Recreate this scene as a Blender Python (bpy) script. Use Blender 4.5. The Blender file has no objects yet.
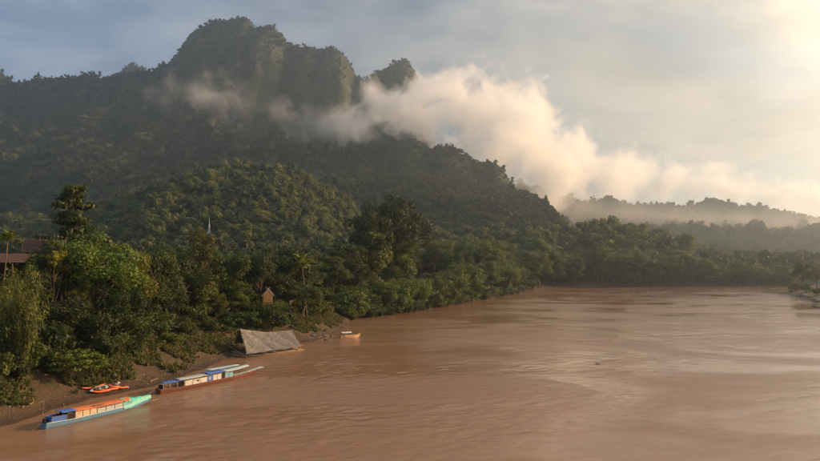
import bpy, math, random
import numpy as np
from mathutils import Vector, Matrix

# ------------------------------------------------------------------ camera, sky, sun, exposure
scene = bpy.context.scene
COL = scene.collection
F, CX, CY, HORIZON, CAM_H = 600.0, 410.0, 230.5, 264.0, 18.0      # photo is 820x461
PITCH = math.atan((HORIZON - CY) / F)
cam_data = bpy.data.cameras.new('camera')
cam_data.sensor_width = 36.0
cam_data.lens = 36.0 * F / 820.0
cam_data.clip_start = 0.5
cam_data.clip_end = 20000.0
cam = bpy.data.objects.new('camera', cam_data)
COL.objects.link(cam)
cam.location = (0, 0, CAM_H)
cam.rotation_euler = (math.pi / 2 + PITCH, 0, 0)
scene.camera = cam

SUN_AZ, SUN_EL = math.radians(74.0), math.radians(21.0)           # azimuth right of the viewing direction (+Y)
SUN_DIR = Vector((math.sin(SUN_AZ) * math.cos(SUN_EL), math.cos(SUN_AZ) * math.cos(SUN_EL), math.sin(SUN_EL)))
sd = bpy.data.lights.new('sun', 'SUN')
sd.energy = 4.5
sd.angle = math.radians(3.0)
sd.color = (1.0, 0.62, 0.33)
sun = bpy.data.objects.new('sun', sd)
COL.objects.link(sun)
sun.rotation_euler = (-SUN_DIR).to_track_quat('-Z', 'Y').to_euler()

scene.render.engine = 'CYCLES'
cy = scene.cycles
cy.use_denoising = True
cy.use_adaptive_sampling = True
cy.adaptive_threshold = 0.01
cy.diffuse_bounces = 2
cy.glossy_bounces = 2
cy.transmission_bounces = 3
cy.transparent_max_bounces = 8
cy.volume_bounces = 8
cy.max_bounces = 8
cy.volume_step_rate = 0.16
cy.volume_max_steps = 220
cy.caustics_reflective = False
cy.caustics_refractive = False
vs = scene.view_settings
vs.view_transform = 'Standard'
vs.look = 'None'
vs.exposure = 0.78
vs.gamma = 1.0
vs.use_curve_mapping = False


class NT:
    """small helper round a node tree"""
    def __init__(self, tree):
        self.t = tree
        self.n = tree.nodes
        self.l = tree.links

    def new(self, typ, **kw):
        nd = self.n.new(typ)
        for k, v in kw.items():
            setattr(nd, k, v)
        return nd

    def set(self, sock, v):
        if isinstance(v, bpy.types.NodeSocket):
            self.l.new(v, sock)
        elif v is not None:
            sock.default_value = v

    def math(self, op, a, b=None, c=None, clamp=False):
        nd = self.new('ShaderNodeMath', operation=op, use_clamp=clamp)
        self.set(nd.inputs[0], a)
        if b is not None:
            self.set(nd.inputs[1], b)
        if c is not None:
            self.set(nd.inputs[2], c)
        return nd.outputs[0]

    def vmath(self, op, a, b=None, scale=None):
        nd = self.new('ShaderNodeVectorMath', operation=op)
        self.set(nd.inputs[0], a)
        if b is not None:
            self.set(nd.inputs[1], b)
        if scale is not None:
            self.set(nd.inputs['Scale'], scale)
        return nd.outputs['Value'] if op in ('DOT_PRODUCT', 'LENGTH') else nd.outputs[0]

    def mix(self, fac, a, b, blend='MIX'):
        nd = self.new('ShaderNodeMix', data_type='RGBA', blend_type=blend)
        self.set(nd.inputs[0], fac)
        self.set(nd.inputs[6], a)
        self.set(nd.inputs[7], b)
        return nd.outputs[2]

    def noise(self, vec, scale=1.0, detail=4.0, rough=0.55, dist=0.0):
        nd = self.new('ShaderNodeTexNoise')
        self.set(nd.inputs['Vector'], vec)
        self.set(nd.inputs['Scale'], scale)
        self.set(nd.inputs['Detail'], detail)
        self.set(nd.inputs['Roughness'], rough)
        self.set(nd.inputs['Distortion'], dist)
        return nd.outputs[0]

    def ramp(self, fac, stops, interp='LINEAR'):
        nd = self.new('ShaderNodeValToRGB')
        nd.color_ramp.interpolation = interp
        el = nd.color_ramp.elements
        while len(el) < len(stops):
            el.new(0.5)
        for e, (p, c) in zip(el, stops):
            e.position = p
            e.color = c if len(c) == 4 else (*c, 1.0)
        self.set(nd.inputs[0], fac)
        return nd.outputs[0]

    def smooth(self, v, lo, hi):
        nd = self.new('ShaderNodeMapRange', interpolation_type='SMOOTHSTEP')
        self.set(nd.inputs[0], v)
        nd.inputs[1].default_value = lo
        nd.inputs[2].default_value = hi
        return nd.outputs[0]


def C3(r, g, b):
    return (r, g, b, 1.0)


world = bpy.data.worlds.new('World')
scene.world = world
world.use_nodes = True
w = NT(world.node_tree)
w.n.clear()
wtc = w.new('ShaderNodeTexCoord')
D = wtc.outputs['Generated']
sky = w.new('ShaderNodeTexSky', sky_type='NISHITA')
sky.sun_disc = False
sky.sun_elevation = SUN_EL
sky.sun_rotation = SUN_AZ
sky.altitude = 300.0
sky.air_density = 1.0
sky.dust_density = 2.0
# a high, broken sheet of cloud: the same rule over the whole sky, brighter and warmer towards the sun
sx = w.new('ShaderNodeSeparateXYZ')
w.set(sx.inputs[0], D)
zz = w.math('ADD', w.math('MAXIMUM', sx.outputs[2], 0.0), 0.22)
px = w.math('DIVIDE', sx.outputs[0], zz)
py = w.math('DIVIDE', sx.outputs[1], zz)
cv = w.new('ShaderNodeCombineXYZ')
w.set(cv.inputs[0], px)
w.set(cv.inputs[1], w.math('MULTIPLY', py, 1.3))
SKY_OFF = (21.7, 9.4, 0.0)
cvo = w.vmath('ADD', cv.outputs[0], SKY_OFF)
cloud_n = w.noise(cvo, 0.9, 6.0, 0.52, 0.35)
cloud_f = w.noise(cvo, 1.5, 7.0, 0.56, 0.25)
dot = w.vmath('DOT_PRODUCT', D, tuple(SUN_DIR))
cov = w.smooth(w.math('ADD', cloud_n, w.math('MULTIPLY', cloud_f, 0.25)), 0.42, 0.78)
cov = w.math('ADD', w.math('MULTIPLY', cov, 0.3), 0.68)
c_slate = w.mix(w.smooth(cloud_f, 0.32, 0.74), C3(0.72, 1.25, 2.05), C3(2.35, 2.85, 3.55))
c_grey = w.mix(w.smooth(cloud_f, 0.34, 0.72), C3(0.5, 0.75, 1.02), C3(2.15, 2.15, 2.15))
c_warm = w.mix(w.smooth(cloud_f, 0.3, 0.7), C3(2.0, 1.85, 1.6), C3(5.3, 4.3, 2.9))
c_cloud = w.mix(w.smooth(dot, -0.45, 0.32), c_slate, c_grey)
c_cloud = w.mix(w.smooth(dot, 0.38, 0.90), c_cloud, c_warm)
c_cloud = w.mix(w.smooth(dot, 0.70, 1.0), c_cloud, w.mix(w.smooth(cloud_f, 0.3, 0.7), C3(6.5, 5.5, 3.9), C3(12.0, 10.0, 7.0)))
# an overcast sheet is brightest overhead (the usual 1 + 2 sin(elevation) rule)
over = w.math('MULTIPLY', w.math('ADD', w.math('MULTIPLY', w.math('MAXIMUM', sx.outputs[2], 0.0), 2.0), 1.0), 0.70)
c_cloud = w.mix(1.0, c_cloud, w.vmath('SCALE', (1, 1, 1), scale=over), 'MULTIPLY')
skyc = w.mix(cov, sky.outputs[0], c_cloud)
bg = w.new('ShaderNodeBackground')
bg.inputs['Strength'].default_value = 0.1
w.set(bg.inputs['Color'], skyc)
wo = w.new('ShaderNodeOutputWorld')
w.l.new(bg.outputs[0], wo.inputs['Surface'])

# ------------------------------------------------------------------ helpers: pixels, noise, meshes
CT, ST = math.cos(PITCH), math.sin(PITCH)


def ray(px, py):
    u, v = (px - CX) / F, (CY - py) / F
    return np.array((u, CT - v * ST, ST + v * CT))


def at(px, py, Y):
    r = ray(px, py)
    return np.array((0, 0, CAM_H)) + r * (Y / r[1])


def gnd(px, py, z=0.0):
    r = ray(px, py)
    return np.array((0, 0, CAM_H)) + r * ((z - CAM_H) / r[2])


_rs = np.random.RandomState(7)
_perm = np.concatenate([_rs.permutation(512)] * 3)
_grad = _rs.uniform(0, 2 * np.pi, 512)


def perlin(x, y):
    x = np.asarray(x, float)
    y = np.asarray(y, float)
    xi = np.floor(x).astype(int)
    yi = np.floor(y).astype(int)
    xf, yf = x - xi, y - yi
    u = xf * xf * xf * (xf * (xf * 6 - 15) + 10)
    v = yf * yf * yf * (yf * (yf * 6 - 15) + 10)

    def g(ix, iy, dx, dy):
        a = _grad[_perm[(_perm[ix & 511] + iy) & 511]]
        return np.cos(a) * dx + np.sin(a) * dy
    n00, n10 = g(xi, yi, xf, yf), g(xi + 1, yi, xf - 1, yf)
    n01, n11 = g(xi, yi + 1, xf, yf - 1), g(xi + 1, yi + 1, xf - 1, yf - 1)
    return (n00 * (1 - u) + n10 * u) * (1 - v) + (n01 * (1 - u) + n11 * u) * v


def fbm(x, y, o=4, gain=0.5):
    s, a = 0.0, 1.0
    for i in range(o):
        s = s + a * perlin(x * 2 ** i + 17.3 * i, y * 2 ** i - 9.1 * i)
        a *= gain
    return s


def ridged(x, y, o=4):
    s, a = 0.0, 1.0
    for i in range(o):
        s = s + a * (1 - 2 * np.abs(perlin(x * 2 ** i + 31.7 * i, y * 2 ** i + 5.3 * i)))
        a *= 0.5
    return s


def sstep(v, lo, hi):
    t = np.clip((v - lo) / (hi - lo), 0, 1)
    return t * t * (3 - 2 * t)


def mesh_np(name, V, Q, mat=None, smooth=False):
    """mesh from numpy arrays; Q is (n,k) faces"""
    m = bpy.data.meshes.new(name)
    V = np.asarray(V, np.float32)
    Q = np.asarray(Q, np.int32)
    m.vertices.add(len(V))
    m.vertices.foreach_set('co', V.ravel())
    k = Q.shape[1]
    m.loops.add(Q.size)
    m.loops.foreach_set('vertex_index', Q.ravel())
    m.polygons.add(len(Q))
    m.polygons.foreach_set('loop_start', np.arange(0, Q.size, k, dtype=np.int32))
    m.polygons.foreach_set('loop_total', np.full(len(Q), k, np.int32))
    if smooth:
        m.polygons.foreach_set('use_smooth', np.ones(len(Q), bool))
    m.update(calc_edges=True)
    if mat:
        m.materials.append(mat)
    return m


def grid_mesh(name, xs, ys, Z, mat):
    nx, ny = len(xs), len(ys)
    X, Y = np.meshgrid(xs, ys)
    V = np.stack([X.ravel(), Y.ravel(), Z.ravel()], 1)
    i = np.arange((ny - 1) * nx).reshape(ny - 1, nx)[:, :-1].ravel()
    Q = np.stack([i, i + 1, i + nx + 1, i + nx], 1)
    return mesh_np(name, V, Q, mat, True)


def link(name, mesh, parent=None, loc=None, rz=None, **props):
    o = bpy.data.objects.new(name, mesh)
    COL.objects.link(o)
    if parent is not None:
        o.parent = parent
    if loc is not None:
        o.location = [float(c) for c in loc]
    if rz is not None:
        o.rotation_euler = (0, 0, rz)
    for k, v in props.items():
        o[k] = v
    return o


def thing(name, label, category, loc=(0, 0, 0), rz=0.0, group=None):
    o = link(name, None, None, loc, rz, label=label, category=category)
    o.empty_display_size = 0.3
    if group:
        o['group'] = group
    return o


class MB:
    """collects boxes, tubes and quads into one mesh"""
    def __init__(self):
        self.v, self.f = [], []

    def quad(self, *p):
        b = len(self.v)
        self.v += [tuple(map(float, q)) for q in p]
        self.f.append(tuple(range(b, b + len(p))))
        return self

    def box(self, c, s, rz=0.0, ry=0.0, rx=0.0):
        M = Matrix.Rotation(rz, 3, 'Z') @ Matrix.Rotation(ry, 3, 'Y') @ Matrix.Rotation(rx, 3, 'X')
        b = len(self.v)
        for dx, dy, dz in ((-1, -1, -1), (1, -1, -1), (1, 1, -1), (-1, 1, -1), (-1, -1, 1), (1, -1, 1), (1, 1, 1), (-1, 1, 1)):
            p = M @ Vector((dx * s[0] / 2, dy * s[1] / 2, dz * s[2] / 2))
            self.v.append((p.x + c[0], p.y + c[1], p.z + c[2]))
        for q in ((3, 2, 1, 0), (4, 5, 6, 7), (0, 1, 5, 4), (1, 2, 6, 5), (2, 3, 7, 6), (3, 0, 4, 7)):
            self.f.append(tuple(b + i for i in q))
        return self

    def tube(self, pts, rad, n=6, cap=True):
        pts = [Vector([float(c) for c in p]) for p in pts]
        if not hasattr(rad, '__len__'):
            rad = [rad] * len(pts)
        b = len(self.v)
        for i, p in enumerate(pts):
            d = (pts[min(i + 1, len(pts) - 1)] - pts[max(i - 1, 0)]).normalized()
            a = d.cross(Vector((0, 0, 1)))
            if a.length < 0.05:
                a = d.cross(Vector((0, 1, 0)))
            a.normalize()
            c = d.cross(a)
            for k in range(n):
                t = 2 * math.pi * k / n
                q = p + (a * math.cos(t) + c * math.sin(t)) * rad[i]
                self.v.append(tuple(q))
        for i in range(len(pts) - 1):
            for k in range(n):
                k2 = (k + 1) % n
                self.f.append((b + i * n + k, b + i * n + k2, b + (i + 1) * n + k2, b + (i + 1) * n + k))
        if cap:
            self.f.append(tuple(b + k for k in range(n))[::-1])
            self.f.append(tuple(b + (len(pts) - 1) * n + k for k in range(n)))
        return self

    def loft(self, rings, closed=False, caps=False):
        b = len(self.v)
        n = len(rings[0])
        for r in rings:
            self.v += [tuple(map(float, q)) for q in r]
        for i in range(len(rings) - 1):
            for k in range(n if closed else n - 1):
                k2 = (k + 1) % n
                self.f.append((b + i * n + k, b + i * n + k2, b + (i + 1) * n + k2, b + (i + 1) * n + k))
        if caps:
            self.f.append(tuple(b + k for k in range(n))[::-1])
            self.f.append(tuple(b + (len(rings) - 1) * n + k for k in range(n)))
        return self

    def mesh(self, name, mat, smooth=False):
        m = bpy.data.meshes.new(name)
        m.from_pydata(self.v, [], self.f)
        if smooth:
            for p in m.polygons:
                p.use_smooth = True
        m.update()
        m.materials.append(mat)
        return m

    def part(self, name, mat, parent, smooth=False, **props):
        return link(name, self.mesh(name, mat, smooth), parent, **props)


# ------------------------------------------------------------------ materials
def new_mat(name):
    m = bpy.data.materials.new(name)
    m.use_nodes = True
    t = NT(m.node_tree)
    t.n.clear()
    out = t.new('ShaderNodeOutputMaterial')
    return m, t, out


def plain(name, col, rough=0.7, var=0.25, scale=1.5, spec=0.3, bump=0.0, bscale=12.0, dirt=None, dirt_amt=0.0):
    """painted, wooden or cloth surface with uneven colour, some dirt and fine relief"""
    m, t, out = new_mat(name)
    tc = t.new('ShaderNodeTexCoord').outputs['Object']
    n = t.noise(tc, scale, 5, 0.6)
    dark = tuple(c * (1 - var) for c in col) + (1.0,)
    lite = tuple(min(1, c * (1 + var)) for c in col) + (1.0,)
    c = t.mix(n, dark, lite)
    if dirt:
        dn = t.smooth(t.noise(tc, scale * 2.7, 6, 0.7), 0.48, 0.72)
        c = t.mix(t.math('MULTIPLY', dn, dirt_amt), c, (*dirt, 1.0))
    p = t.new('ShaderNodeBsdfPrincipled')
    t.set(p.inputs['Base Color'], c)
    p.inputs['Roughness'].default_value = rough
    p.inputs['Specular IOR Level'].default_value = spec
    if bump:
        b = t.new('ShaderNodeBump')
        b.inputs['Strength'].default_value = bump
        b.inputs['Distance'].default_value = 0.05
        t.set(b.inputs['Height'], t.noise(tc, bscale, 4, 0.6))
        t.set(p.inputs['Normal'], b.outputs[0])
    t.l.new(p.outputs[0], out.inputs[0])
    return m


def leaf_mat(name, a, b, c, use_color=False, trans=0.3):
    """foliage: colour varies from leaf clump to leaf clump and from tree to tree"""
    m, t, out = new_mat(name)
    oi = t.new('ShaderNodeObjectInfo')
    geo = t.new('ShaderNodeNewGeometry')
    tc = t.new('ShaderNodeTexCoord').outputs['Object']
    n = t.noise(tc, 0.55, 3, 0.6)
    col = t.mix(t.smooth(n, 0.3, 0.7), (*a, 1), (*b, 1))
    col = t.mix(t.math('MULTIPLY', oi.outputs['Random'], 0.75), col, (*c, 1))
    rnd = t.math('ADD', t.math('MULTIPLY', geo.outputs['Random Per Island'], 0.7), 0.65)
    col = t.mix(1.0, col, t.vmath('SCALE', (1, 1, 1), scale=rnd), 'MULTIPLY')
    if use_color:
        col = t.mix(1.0, col, oi.outputs['Color'], 'MULTIPLY')
    p = t.new('ShaderNodeBsdfPrincipled')
    t.set(p.inputs['Base Color'], col)
    p.inputs['Roughness'].default_value = 0.55
    p.inputs['Specular IOR Level'].default_value = 0.25
    tr = t.new('ShaderNodeBsdfTranslucent')
    t.set(tr.inputs['Color'], t.mix(1.0, col, C3(1.5, 1.35, 0.5), 'MULTIPLY'))
    mx = t.new('ShaderNodeMixShader')
    mx.inputs[0].default_value = trans
    t.l.new(p.outputs[0], mx.inputs[1])
    t.l.new(tr.outputs[0], mx.inputs[2])
    t.l.new(mx.outputs[0], out.inputs[0])
    return m


def bark_mat(name, col):
    return plain(name, col, 0.9, 0.45, 1.2, 0.1, 0.6, 5.0)


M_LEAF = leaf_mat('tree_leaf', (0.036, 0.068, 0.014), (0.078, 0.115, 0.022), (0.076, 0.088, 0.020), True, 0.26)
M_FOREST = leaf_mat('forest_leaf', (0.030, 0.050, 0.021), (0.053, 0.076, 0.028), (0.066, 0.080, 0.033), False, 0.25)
M_FOREST_LIGHT = leaf_mat('light_forest_leaf', (0.062, 0.104, 0.028), (0.125, 0.162, 0.040), (0.180, 0.185, 0.052), False, 0.3)  # paler leaves on the near hills; the sunlit look is partly in this colour
M_BARK = bark_mat('bark', (0.12, 0.09, 0.06))
M_BARK_PALE = bark_mat('pale_bark', (0.26, 0.19, 0.11))
M_DEAD = plain('dry_grass', (0.20, 0.15, 0.07), 0.9, 0.4, 3.0, 0.1)


def ground_material():
    m, t, out = new_mat('river_bank_soil')
    tc = t.new('ShaderNodeTexCoord').outputs['Object']
    s = t.new('ShaderNodeSeparateXYZ')
    t.set(s.inputs[0], tc)
    n1 = t.noise(tc, 0.16, 6, 0.62)
    n2 = t.noise(tc, 0.9, 6, 0.65)
    n3 = t.noise(tc, 4.0, 4, 0.6)
    mud = t.mix(n2, C3(0.055, 0.034, 0.019), C3(0.125, 0.080, 0.045))
    wet = t.smooth(s.outputs[2], 0.75, 0.12)
    mud = t.mix(wet, mud, C3(0.05, 0.028, 0.016))
    veg = t.mix(n2, C3(0.030, 0.036, 0.010), C3(0.075, 0.072, 0.024))
    f = t.smooth(t.math('ADD', n1, t.math('MULTIPLY', t.math('SUBTRACT', n2, 0.5), 0.6)), 0.46, 0.60)
    f = t.math('MULTIPLY', f, t.smooth(s.outputs[2], 0.6, 1.8))
    up = t.smooth(s.outputs[2], 5.5, 8.0)
    f = t.math('MAXIMUM', f, t.math('MULTIPLY', up, 0.85))
    col = t.mix(f, mud, veg)
    col = t.mix(t.math('MULTIPLY', n3, 0.35), col, C3(0.05, 0.035, 0.02))
    p = t.new('ShaderNodeBsdfPrincipled')
    t.set(p.inputs['Base Color'], col)
    t.set(p.inputs['Roughness'], t.math('SUBTRACT', 0.95, t.math('MULTIPLY', wet, 0.5)))
    p.inputs['Specular IOR Level'].default_value = 0.25
    b = t.new('ShaderNodeBump')
    b.inputs['Strength'].default_value = 0.9
    b.inputs['Distance'].default_value = 0.45
    t.set(b.inputs['Height'], t.math('ADD', n2, t.math('MULTIPLY', n3, 0.35)))
    t.set(p.inputs['Normal'], b.outputs[0])
    t.l.new(p.outputs[0], out.inputs[0])
    return m


def mountain_material(name, rock_lo, rock_hi):
    """undergrowth on the slopes, weathered limestone where it is steep"""
    m, t, out = new_mat(name)
    tc = t.new('ShaderNodeTexCoord').outputs['Object']
    geo = t.new('ShaderNodeNewGeometry')
    s = t.new('ShaderNodeSeparateXYZ')
    t.set(s.inputs[0], geo.outputs['True Normal'])
    n1 = t.noise(tc, 0.012, 6, 0.65)
    n2 = t.noise(tc, 0.06, 5, 0.65)
    veg = t.mix(n2, C3(0.026, 0.038, 0.014), C3(0.062, 0.066, 0.026))
    rv = t.new('ShaderNodeMapping')
    rv.inputs['Scale'].default_value = (0.06, 0.06, 0.04)
    t.set(rv.inputs[0], tc)
    n3 = t.noise(rv.outputs[0], 1.0, 6, 0.65)
    rock = t.mix(t.smooth(n3, 0.35, 0.65), C3(0.045, 0.048, 0.049), C3(0.135, 0.135, 0.13))
    steep = t.math('ADD', t.math('SUBTRACT', 1.0, s.outputs[2]), t.math('MULTIPLY', t.math('SUBTRACT', n1, 0.5), 0.9))
    steep = t.math('ADD', steep, t.math('MULTIPLY', t.math('SUBTRACT', n2, 0.5), 0.35))
    f = t.smooth(steep, rock_lo, rock_hi)
    p = t.new('ShaderNodeBsdfPrincipled')
    t.set(p.inputs['Base Color'], t.mix(f, veg, rock))
    p.inputs['Roughness'].default_value = 0.95
    p.inputs['Specular IOR Level'].default_value = 0.1
    b = t.new('ShaderNodeBump')
    b.inputs['Strength'].default_value = 0.8
    b.inputs['Distance'].default_value = 6.0
    t.set(b.inputs['Height'], t.math('ADD', n2, n3))
    t.set(p.inputs['Normal'], b.outputs[0])
    t.l.new(p.outputs[0], out.inputs[0])
    return m


def water_material():
    """silty river: brown body, rippled surface with smoother boils and lanes"""
    m, t, out = new_mat('silty_river_water')
    tc = t.new('ShaderNodeTexCoord').outputs['Object']
    mp = t.new('ShaderNodeMapping')
    mp.inputs['Scale'].default_value = (0.022, 0.040, 1)
    mp.inputs['Rotation'].default_value = (0, 0, math.radians(-32))
    t.set(mp.inputs[0], tc)
    lanes = t.noise(mp.outputs[0], 1.0, 4, 0.6, 1.2)
    mid = t.noise(tc, 0.35, 4, 0.6, 0.6)
    mp2 = t.new('ShaderNodeMapping')
    mp2.inputs['Scale'].default_value = (0.75, 1.25, 1)
    mp2.inputs['Rotation'].default_value = (0, 0, math.radians(-25))
    t.set(mp2.inputs[0], tc)
    rip = t.noise(mp2.outputs[0], 1.0, 5, 0.62, 0.5)
    fine = t.noise(mp2.outputs[0], 4.5, 3, 0.6, 0.3)
    amp = t.math('ADD', t.math('MULTIPLY', t.smooth(lanes, 0.38, 0.66), 0.9), 0.12)
    hgt = t.math('ADD', t.math('MULTIPLY', rip, 0.22), t.math('MULTIPLY', fine, 0.13))
    hgt = t.math('MULTIPLY', hgt, amp)
    b = t.new('ShaderNodeBump')
    b.inputs['Strength'].default_value = 0.8
    b.inputs['Distance'].default_value = 0.6
    t.set(b.inputs['Height'], hgt)
    col = t.mix(t.smooth(lanes, 0.3, 0.7), C3(0.205, 0.115, 0.066), C3(0.245, 0.142, 0.086))
    p = t.new('ShaderNodeBsdfPrincipled')
    t.set(p.inputs['Base Color'], col)
    p.inputs['IOR'].default_value = 1.35
    t.set(p.inputs['Roughness'], t.math('ADD', t.math('MULTIPLY', amp, 0.05), 0.05))
    t.set(p.inputs['Normal'], b.outputs[0])
    t.l.new(p.outputs[0], out.inputs[0])
    return m


M_GROUND = ground_material()
M_MOUNT = mountain_material('limestone_mountain', 0.60, 0.88)
M_HILL = mountain_material('forest_hill_soil', 0.75, 0.95)
M_WATER = water_material()

# ------------------------------------------------------------------ the river and its banks
left_px = [(0, 427), (50, 413), (100, 397), (150, 388), (200, 370), (236, 355), (246, 350), (272, 345), (300, 343), (315, 341), (330, 336), (345, 327), (352, 319),
           (400, 313), (440, 307), (475, 301), (505, 296), (522, 292), (530, 289.5)]
left = [gnd(a, b)[:2] for a, b in left_px]
far_px = [(560, 288.2), (620, 287.2), (690, 286.6), (750, 286.4)]
far = [gnd(a, b)[:2] for a, b in far_px]
right = [np.array(p) for p in ((760, 560), (700, 500), (450, 440))] + [gnd(a, b)[:2] for a, b in ((805, 290.5), (770, 291.6), (750, 292.4), (772, 293.6), (790, 296), (797, 299), (820, 304.5))] \
    + [np.array(p) for p in ((186, 240), (176, 180), (170, 90), (165, -60), (165, -500), (-75, -500), (-70, -60), (-62, 20), (-53, 52))]
RIVER = np.array(left + far + [np.array((520, 510)), np.array((700, 580))] + right)


def river_sd(x, y):
    """signed distance to the river's edge, positive on land"""
    P = RIVER
    best = np.full(x.shape, 1e12)
    inside = np.zeros(x.shape, bool)
    n = len(P)
    for i in range(n):
        a, b = P[i], P[(i + 1) % n]
        e = b - a
        t = np.clip(((x - a[0]) * e[0] + (y - a[1]) * e[1]) / (e @ e), 0, 1)
        best = np.minimum(best, (x - a[0] - t * e[0]) ** 2 + (y - a[1] - t * e[1]) ** 2)
        c = (a[1] > y) != (b[1] > y)
        if abs(e[1]) > 1e-9:
            inside ^= c & (x < e[0] * (y - a[1]) / e[1] + a[0])
    d = np.sqrt(best)
    return np.where(inside, -d, d)


def ground_h(x, y):
    x = np.asarray(x, float)
    y = np.asarray(y, float)
    d = river_sd(x, y) + 1.4 * fbm(x / 9.0, y / 9.0, 4) * sstep(y, 900, 300)
    prof = np.interp(d, [-30, -8, -2, 0, 1.2, 3.5, 6.5, 8.0, 12, 17, 30, 90, 400, 1500, 4000], [-4, -2.6, -0.7, -0.05, 0.4, 1.0, 2.6, 3.3, 4.9, 6.4, 8.6, 12, 18, 24, 26])
    prof = np.where((d > 0) & (d < 14), prof + 0.6 * sstep(y, 170, 200) * np.sin(np.clip(d / 14, 0, 1) * np.pi) ** 0.7, prof)
    right_side = sstep(x, 150, 200) * sstep(y, 480, 430)
    prof = np.where(d > 0, prof * (1 - 0.45 * right_side), prof)
    amp = sstep(d, 1.0, 7.0)
    z = prof + amp * (0.85 * fbm(x / 5.0, y / 5.0, 5) + 0.35 * np.abs(fbm(x / 3.0 + 40, y / 3.0, 3)) + 1.0 * fbm(x / 28.0 + 4, y / 28.0, 3)) + 0.06 * fbm(x / 1.3, y / 1.3, 3) * sstep(d, -0.5, 0.5)
    return z


def gz(x, y):
    return float(ground_h(np.array([x]), np.array([y]))[0])


def axis(*segs):
    out = []
    for a, b, s in segs:
        out.append(np.arange(a, b, s))
    out.append([segs[-1][1]])
    return np.concatenate(out)


gx = axis((-4400, -1000, 200), (-1000, -200, 25), (-200, -75, 4), (-75, 0, 0.6), (0, 60, 2), (60, 360, 5), (360, 900, 20), (900, 4400, 200))
gy = axis((-4400, -600, 250), (-600, 40, 20), (40, 175, 0.8), (175, 400, 2.5), (400, 560, 5), (560, 900, 20), (900, 4400, 200))
GX, GY = np.meshgrid(gx, gy)
ground = link('ground', grid_mesh('ground', gx, gy, ground_h(GX, GY), M_GROUND), kind='structure')
wy = [-520.0, -100.0, 20.0]
while wy[-1] < 520:
    wy.append(wy[-1] + max(0.24, 0.0036 * wy[-1]))
wy = np.array(wy + [600.0, 700.0])
wx = axis((-160, -60, 25), (-60, 80, 0.38), (80, 140, 0.7), (140, 400, 1.6), (400, 900, 25))
WX, WY = np.meshgrid(wx, wy)
ca, sa = math.cos(math.radians(28)), math.sin(math.radians(28))
U, W_ = WX * ca + WY * sa, -WX * sa + WY * ca
lane = sstep(fbm(U / 48.0, W_ / 17.0, 4) + 0.08, -0.25, 0.4)
WZ = (0.18 + 0.82 * lane) * (0.075 * fbm(U / 6.5, W_ / 4.0, 2) + 0.085 * fbm(U / 2.2 + 9, W_ / 1.4, 3, 0.6))
WZ = WZ * (0.35 + 0.65 * sstep(-river_sd(WX, WY), 0.0, 14.0))
water = link('river', grid_mesh('river', wx, wy, WZ, M_WATER), kind='structure')

# ------------------------------------------------------------------ hills and mountains
def skyline(pts, Yf):
    """pixels of a crest at an assumed distance -> x, y, z of the crest"""
    P = np.array([at(a, b, Yf(a)) for a, b in pts])
    return P[np.argsort(P[:, 0])]


def crest_height(x, y, P, front, shoulder, cliff, gully, cell, seed, back=700.0, warp=30.0, power=1.15, crag=0.0):
    x = np.asarray(x, float)
    y = np.asarray(y, float)
    yr0 = np.interp(x, P[:, 0], P[:, 1])
    s0 = yr0 - y
    env0 = sstep(np.abs(s0), 10, 160)
    xw = x + warp * env0 * fbm(x / (cell * 1.6) + seed, y / (cell * 1.6), 3)
    yr = np.interp(xw, P[:, 0], P[:, 1])
    zr = np.interp(xw, P[:, 0], P[:, 2])
    s = yr - y + 0.12 * cell * fbm(x / cell - seed, y / cell, 2) * env0
    sh = np.minimum(zr * 0.72, shoulder * (1 + 0.22 * fbm(x / 260.0 + seed, y / 900.0, 2)))
    wcl = (zr - sh) * cliff + 1.0
    L = yr - front
    a = np.clip(s / wcl, 0, 1)
    t = np.clip((s - wcl) / (L - wcl), 0, 1)
    zf = np.where(s < wcl, sh + (zr - sh) * (1 - a ** 1.25), sh * (1 - t) ** power)
    zb = zr * np.clip(1 + s / back, 0, 1)
    z = np.where(s >= 0, zf, zb)
    env = sstep(np.abs(s), 8, 120) * sstep(z, 5, 90)
    z = z + gully * env * (ridged(x / cell + seed, y / (cell * 1.7), 4) - 0.55) + 0.16 * gully * sstep(z, 5, 40) * fbm(x / 22.0, y / 22.0 + seed, 3)
    if crag:
        up = sstep(z, 300, 420)
        z = z + crag * up * (ridged(x / 46.0 + seed, y / 46.0, 3) - 0.7) + 0.5 * crag * up * np.round(2 * fbm(x / 30.0, y / 60.0, 2)) * sstep(np.abs(s), 5, 60)
    return z - 14.0 * (1 - sstep(z, 0, 40))


massif_px = [(-420, 150), (-330, 110), (-250, 96), (-190, 70), (-120, 92), (-70, 80), (-30, 62), (0, 73), (15, 86), (23, 84.5), (36, 80), (56, 80), (77, 79), (87, 74.5), (100, 79), (118, 78), (128, 74), (140, 72),
             (154, 72), (166, 66), (174, 61), (180, 54), (184, 48), (190, 39), (197, 31), (210, 25), (225, 21.5), (240, 19.5), (248, 18.5), (253, 25), (258, 29), (264, 27.5), (270, 26), (275, 30), (283, 38), (290, 46), (299, 48), (318, 50), (334, 49.5),
             (342, 54), (349, 62), (356, 78), (366, 81), (379, 72), (390, 67), (398, 63), (404, 62), (410, 66), (417, 76), (423, 94), (431, 130), (445, 172), (470, 205), (520, 215), (560, 220), (640, 225), (720, 235)]
massif_P = skyline(massif_px, lambda p: 1560 + 120 * sstep(p, 100, 240) + 60 * sstep(p, 340, 400))
spur_px = [(230, 150), (290, 146), (340, 150), (380, 146), (400, 143), (418, 146), (431, 147), (444, 145.5), (453, 147), (463, 152), (472, 157), (480, 160), (488, 159.5), (495, 160), (501, 165), (506, 171), (511, 181), (516, 193), (523, 205), (534, 216), (550, 227), (572, 237), (610, 248), (660, 257)]
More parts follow.
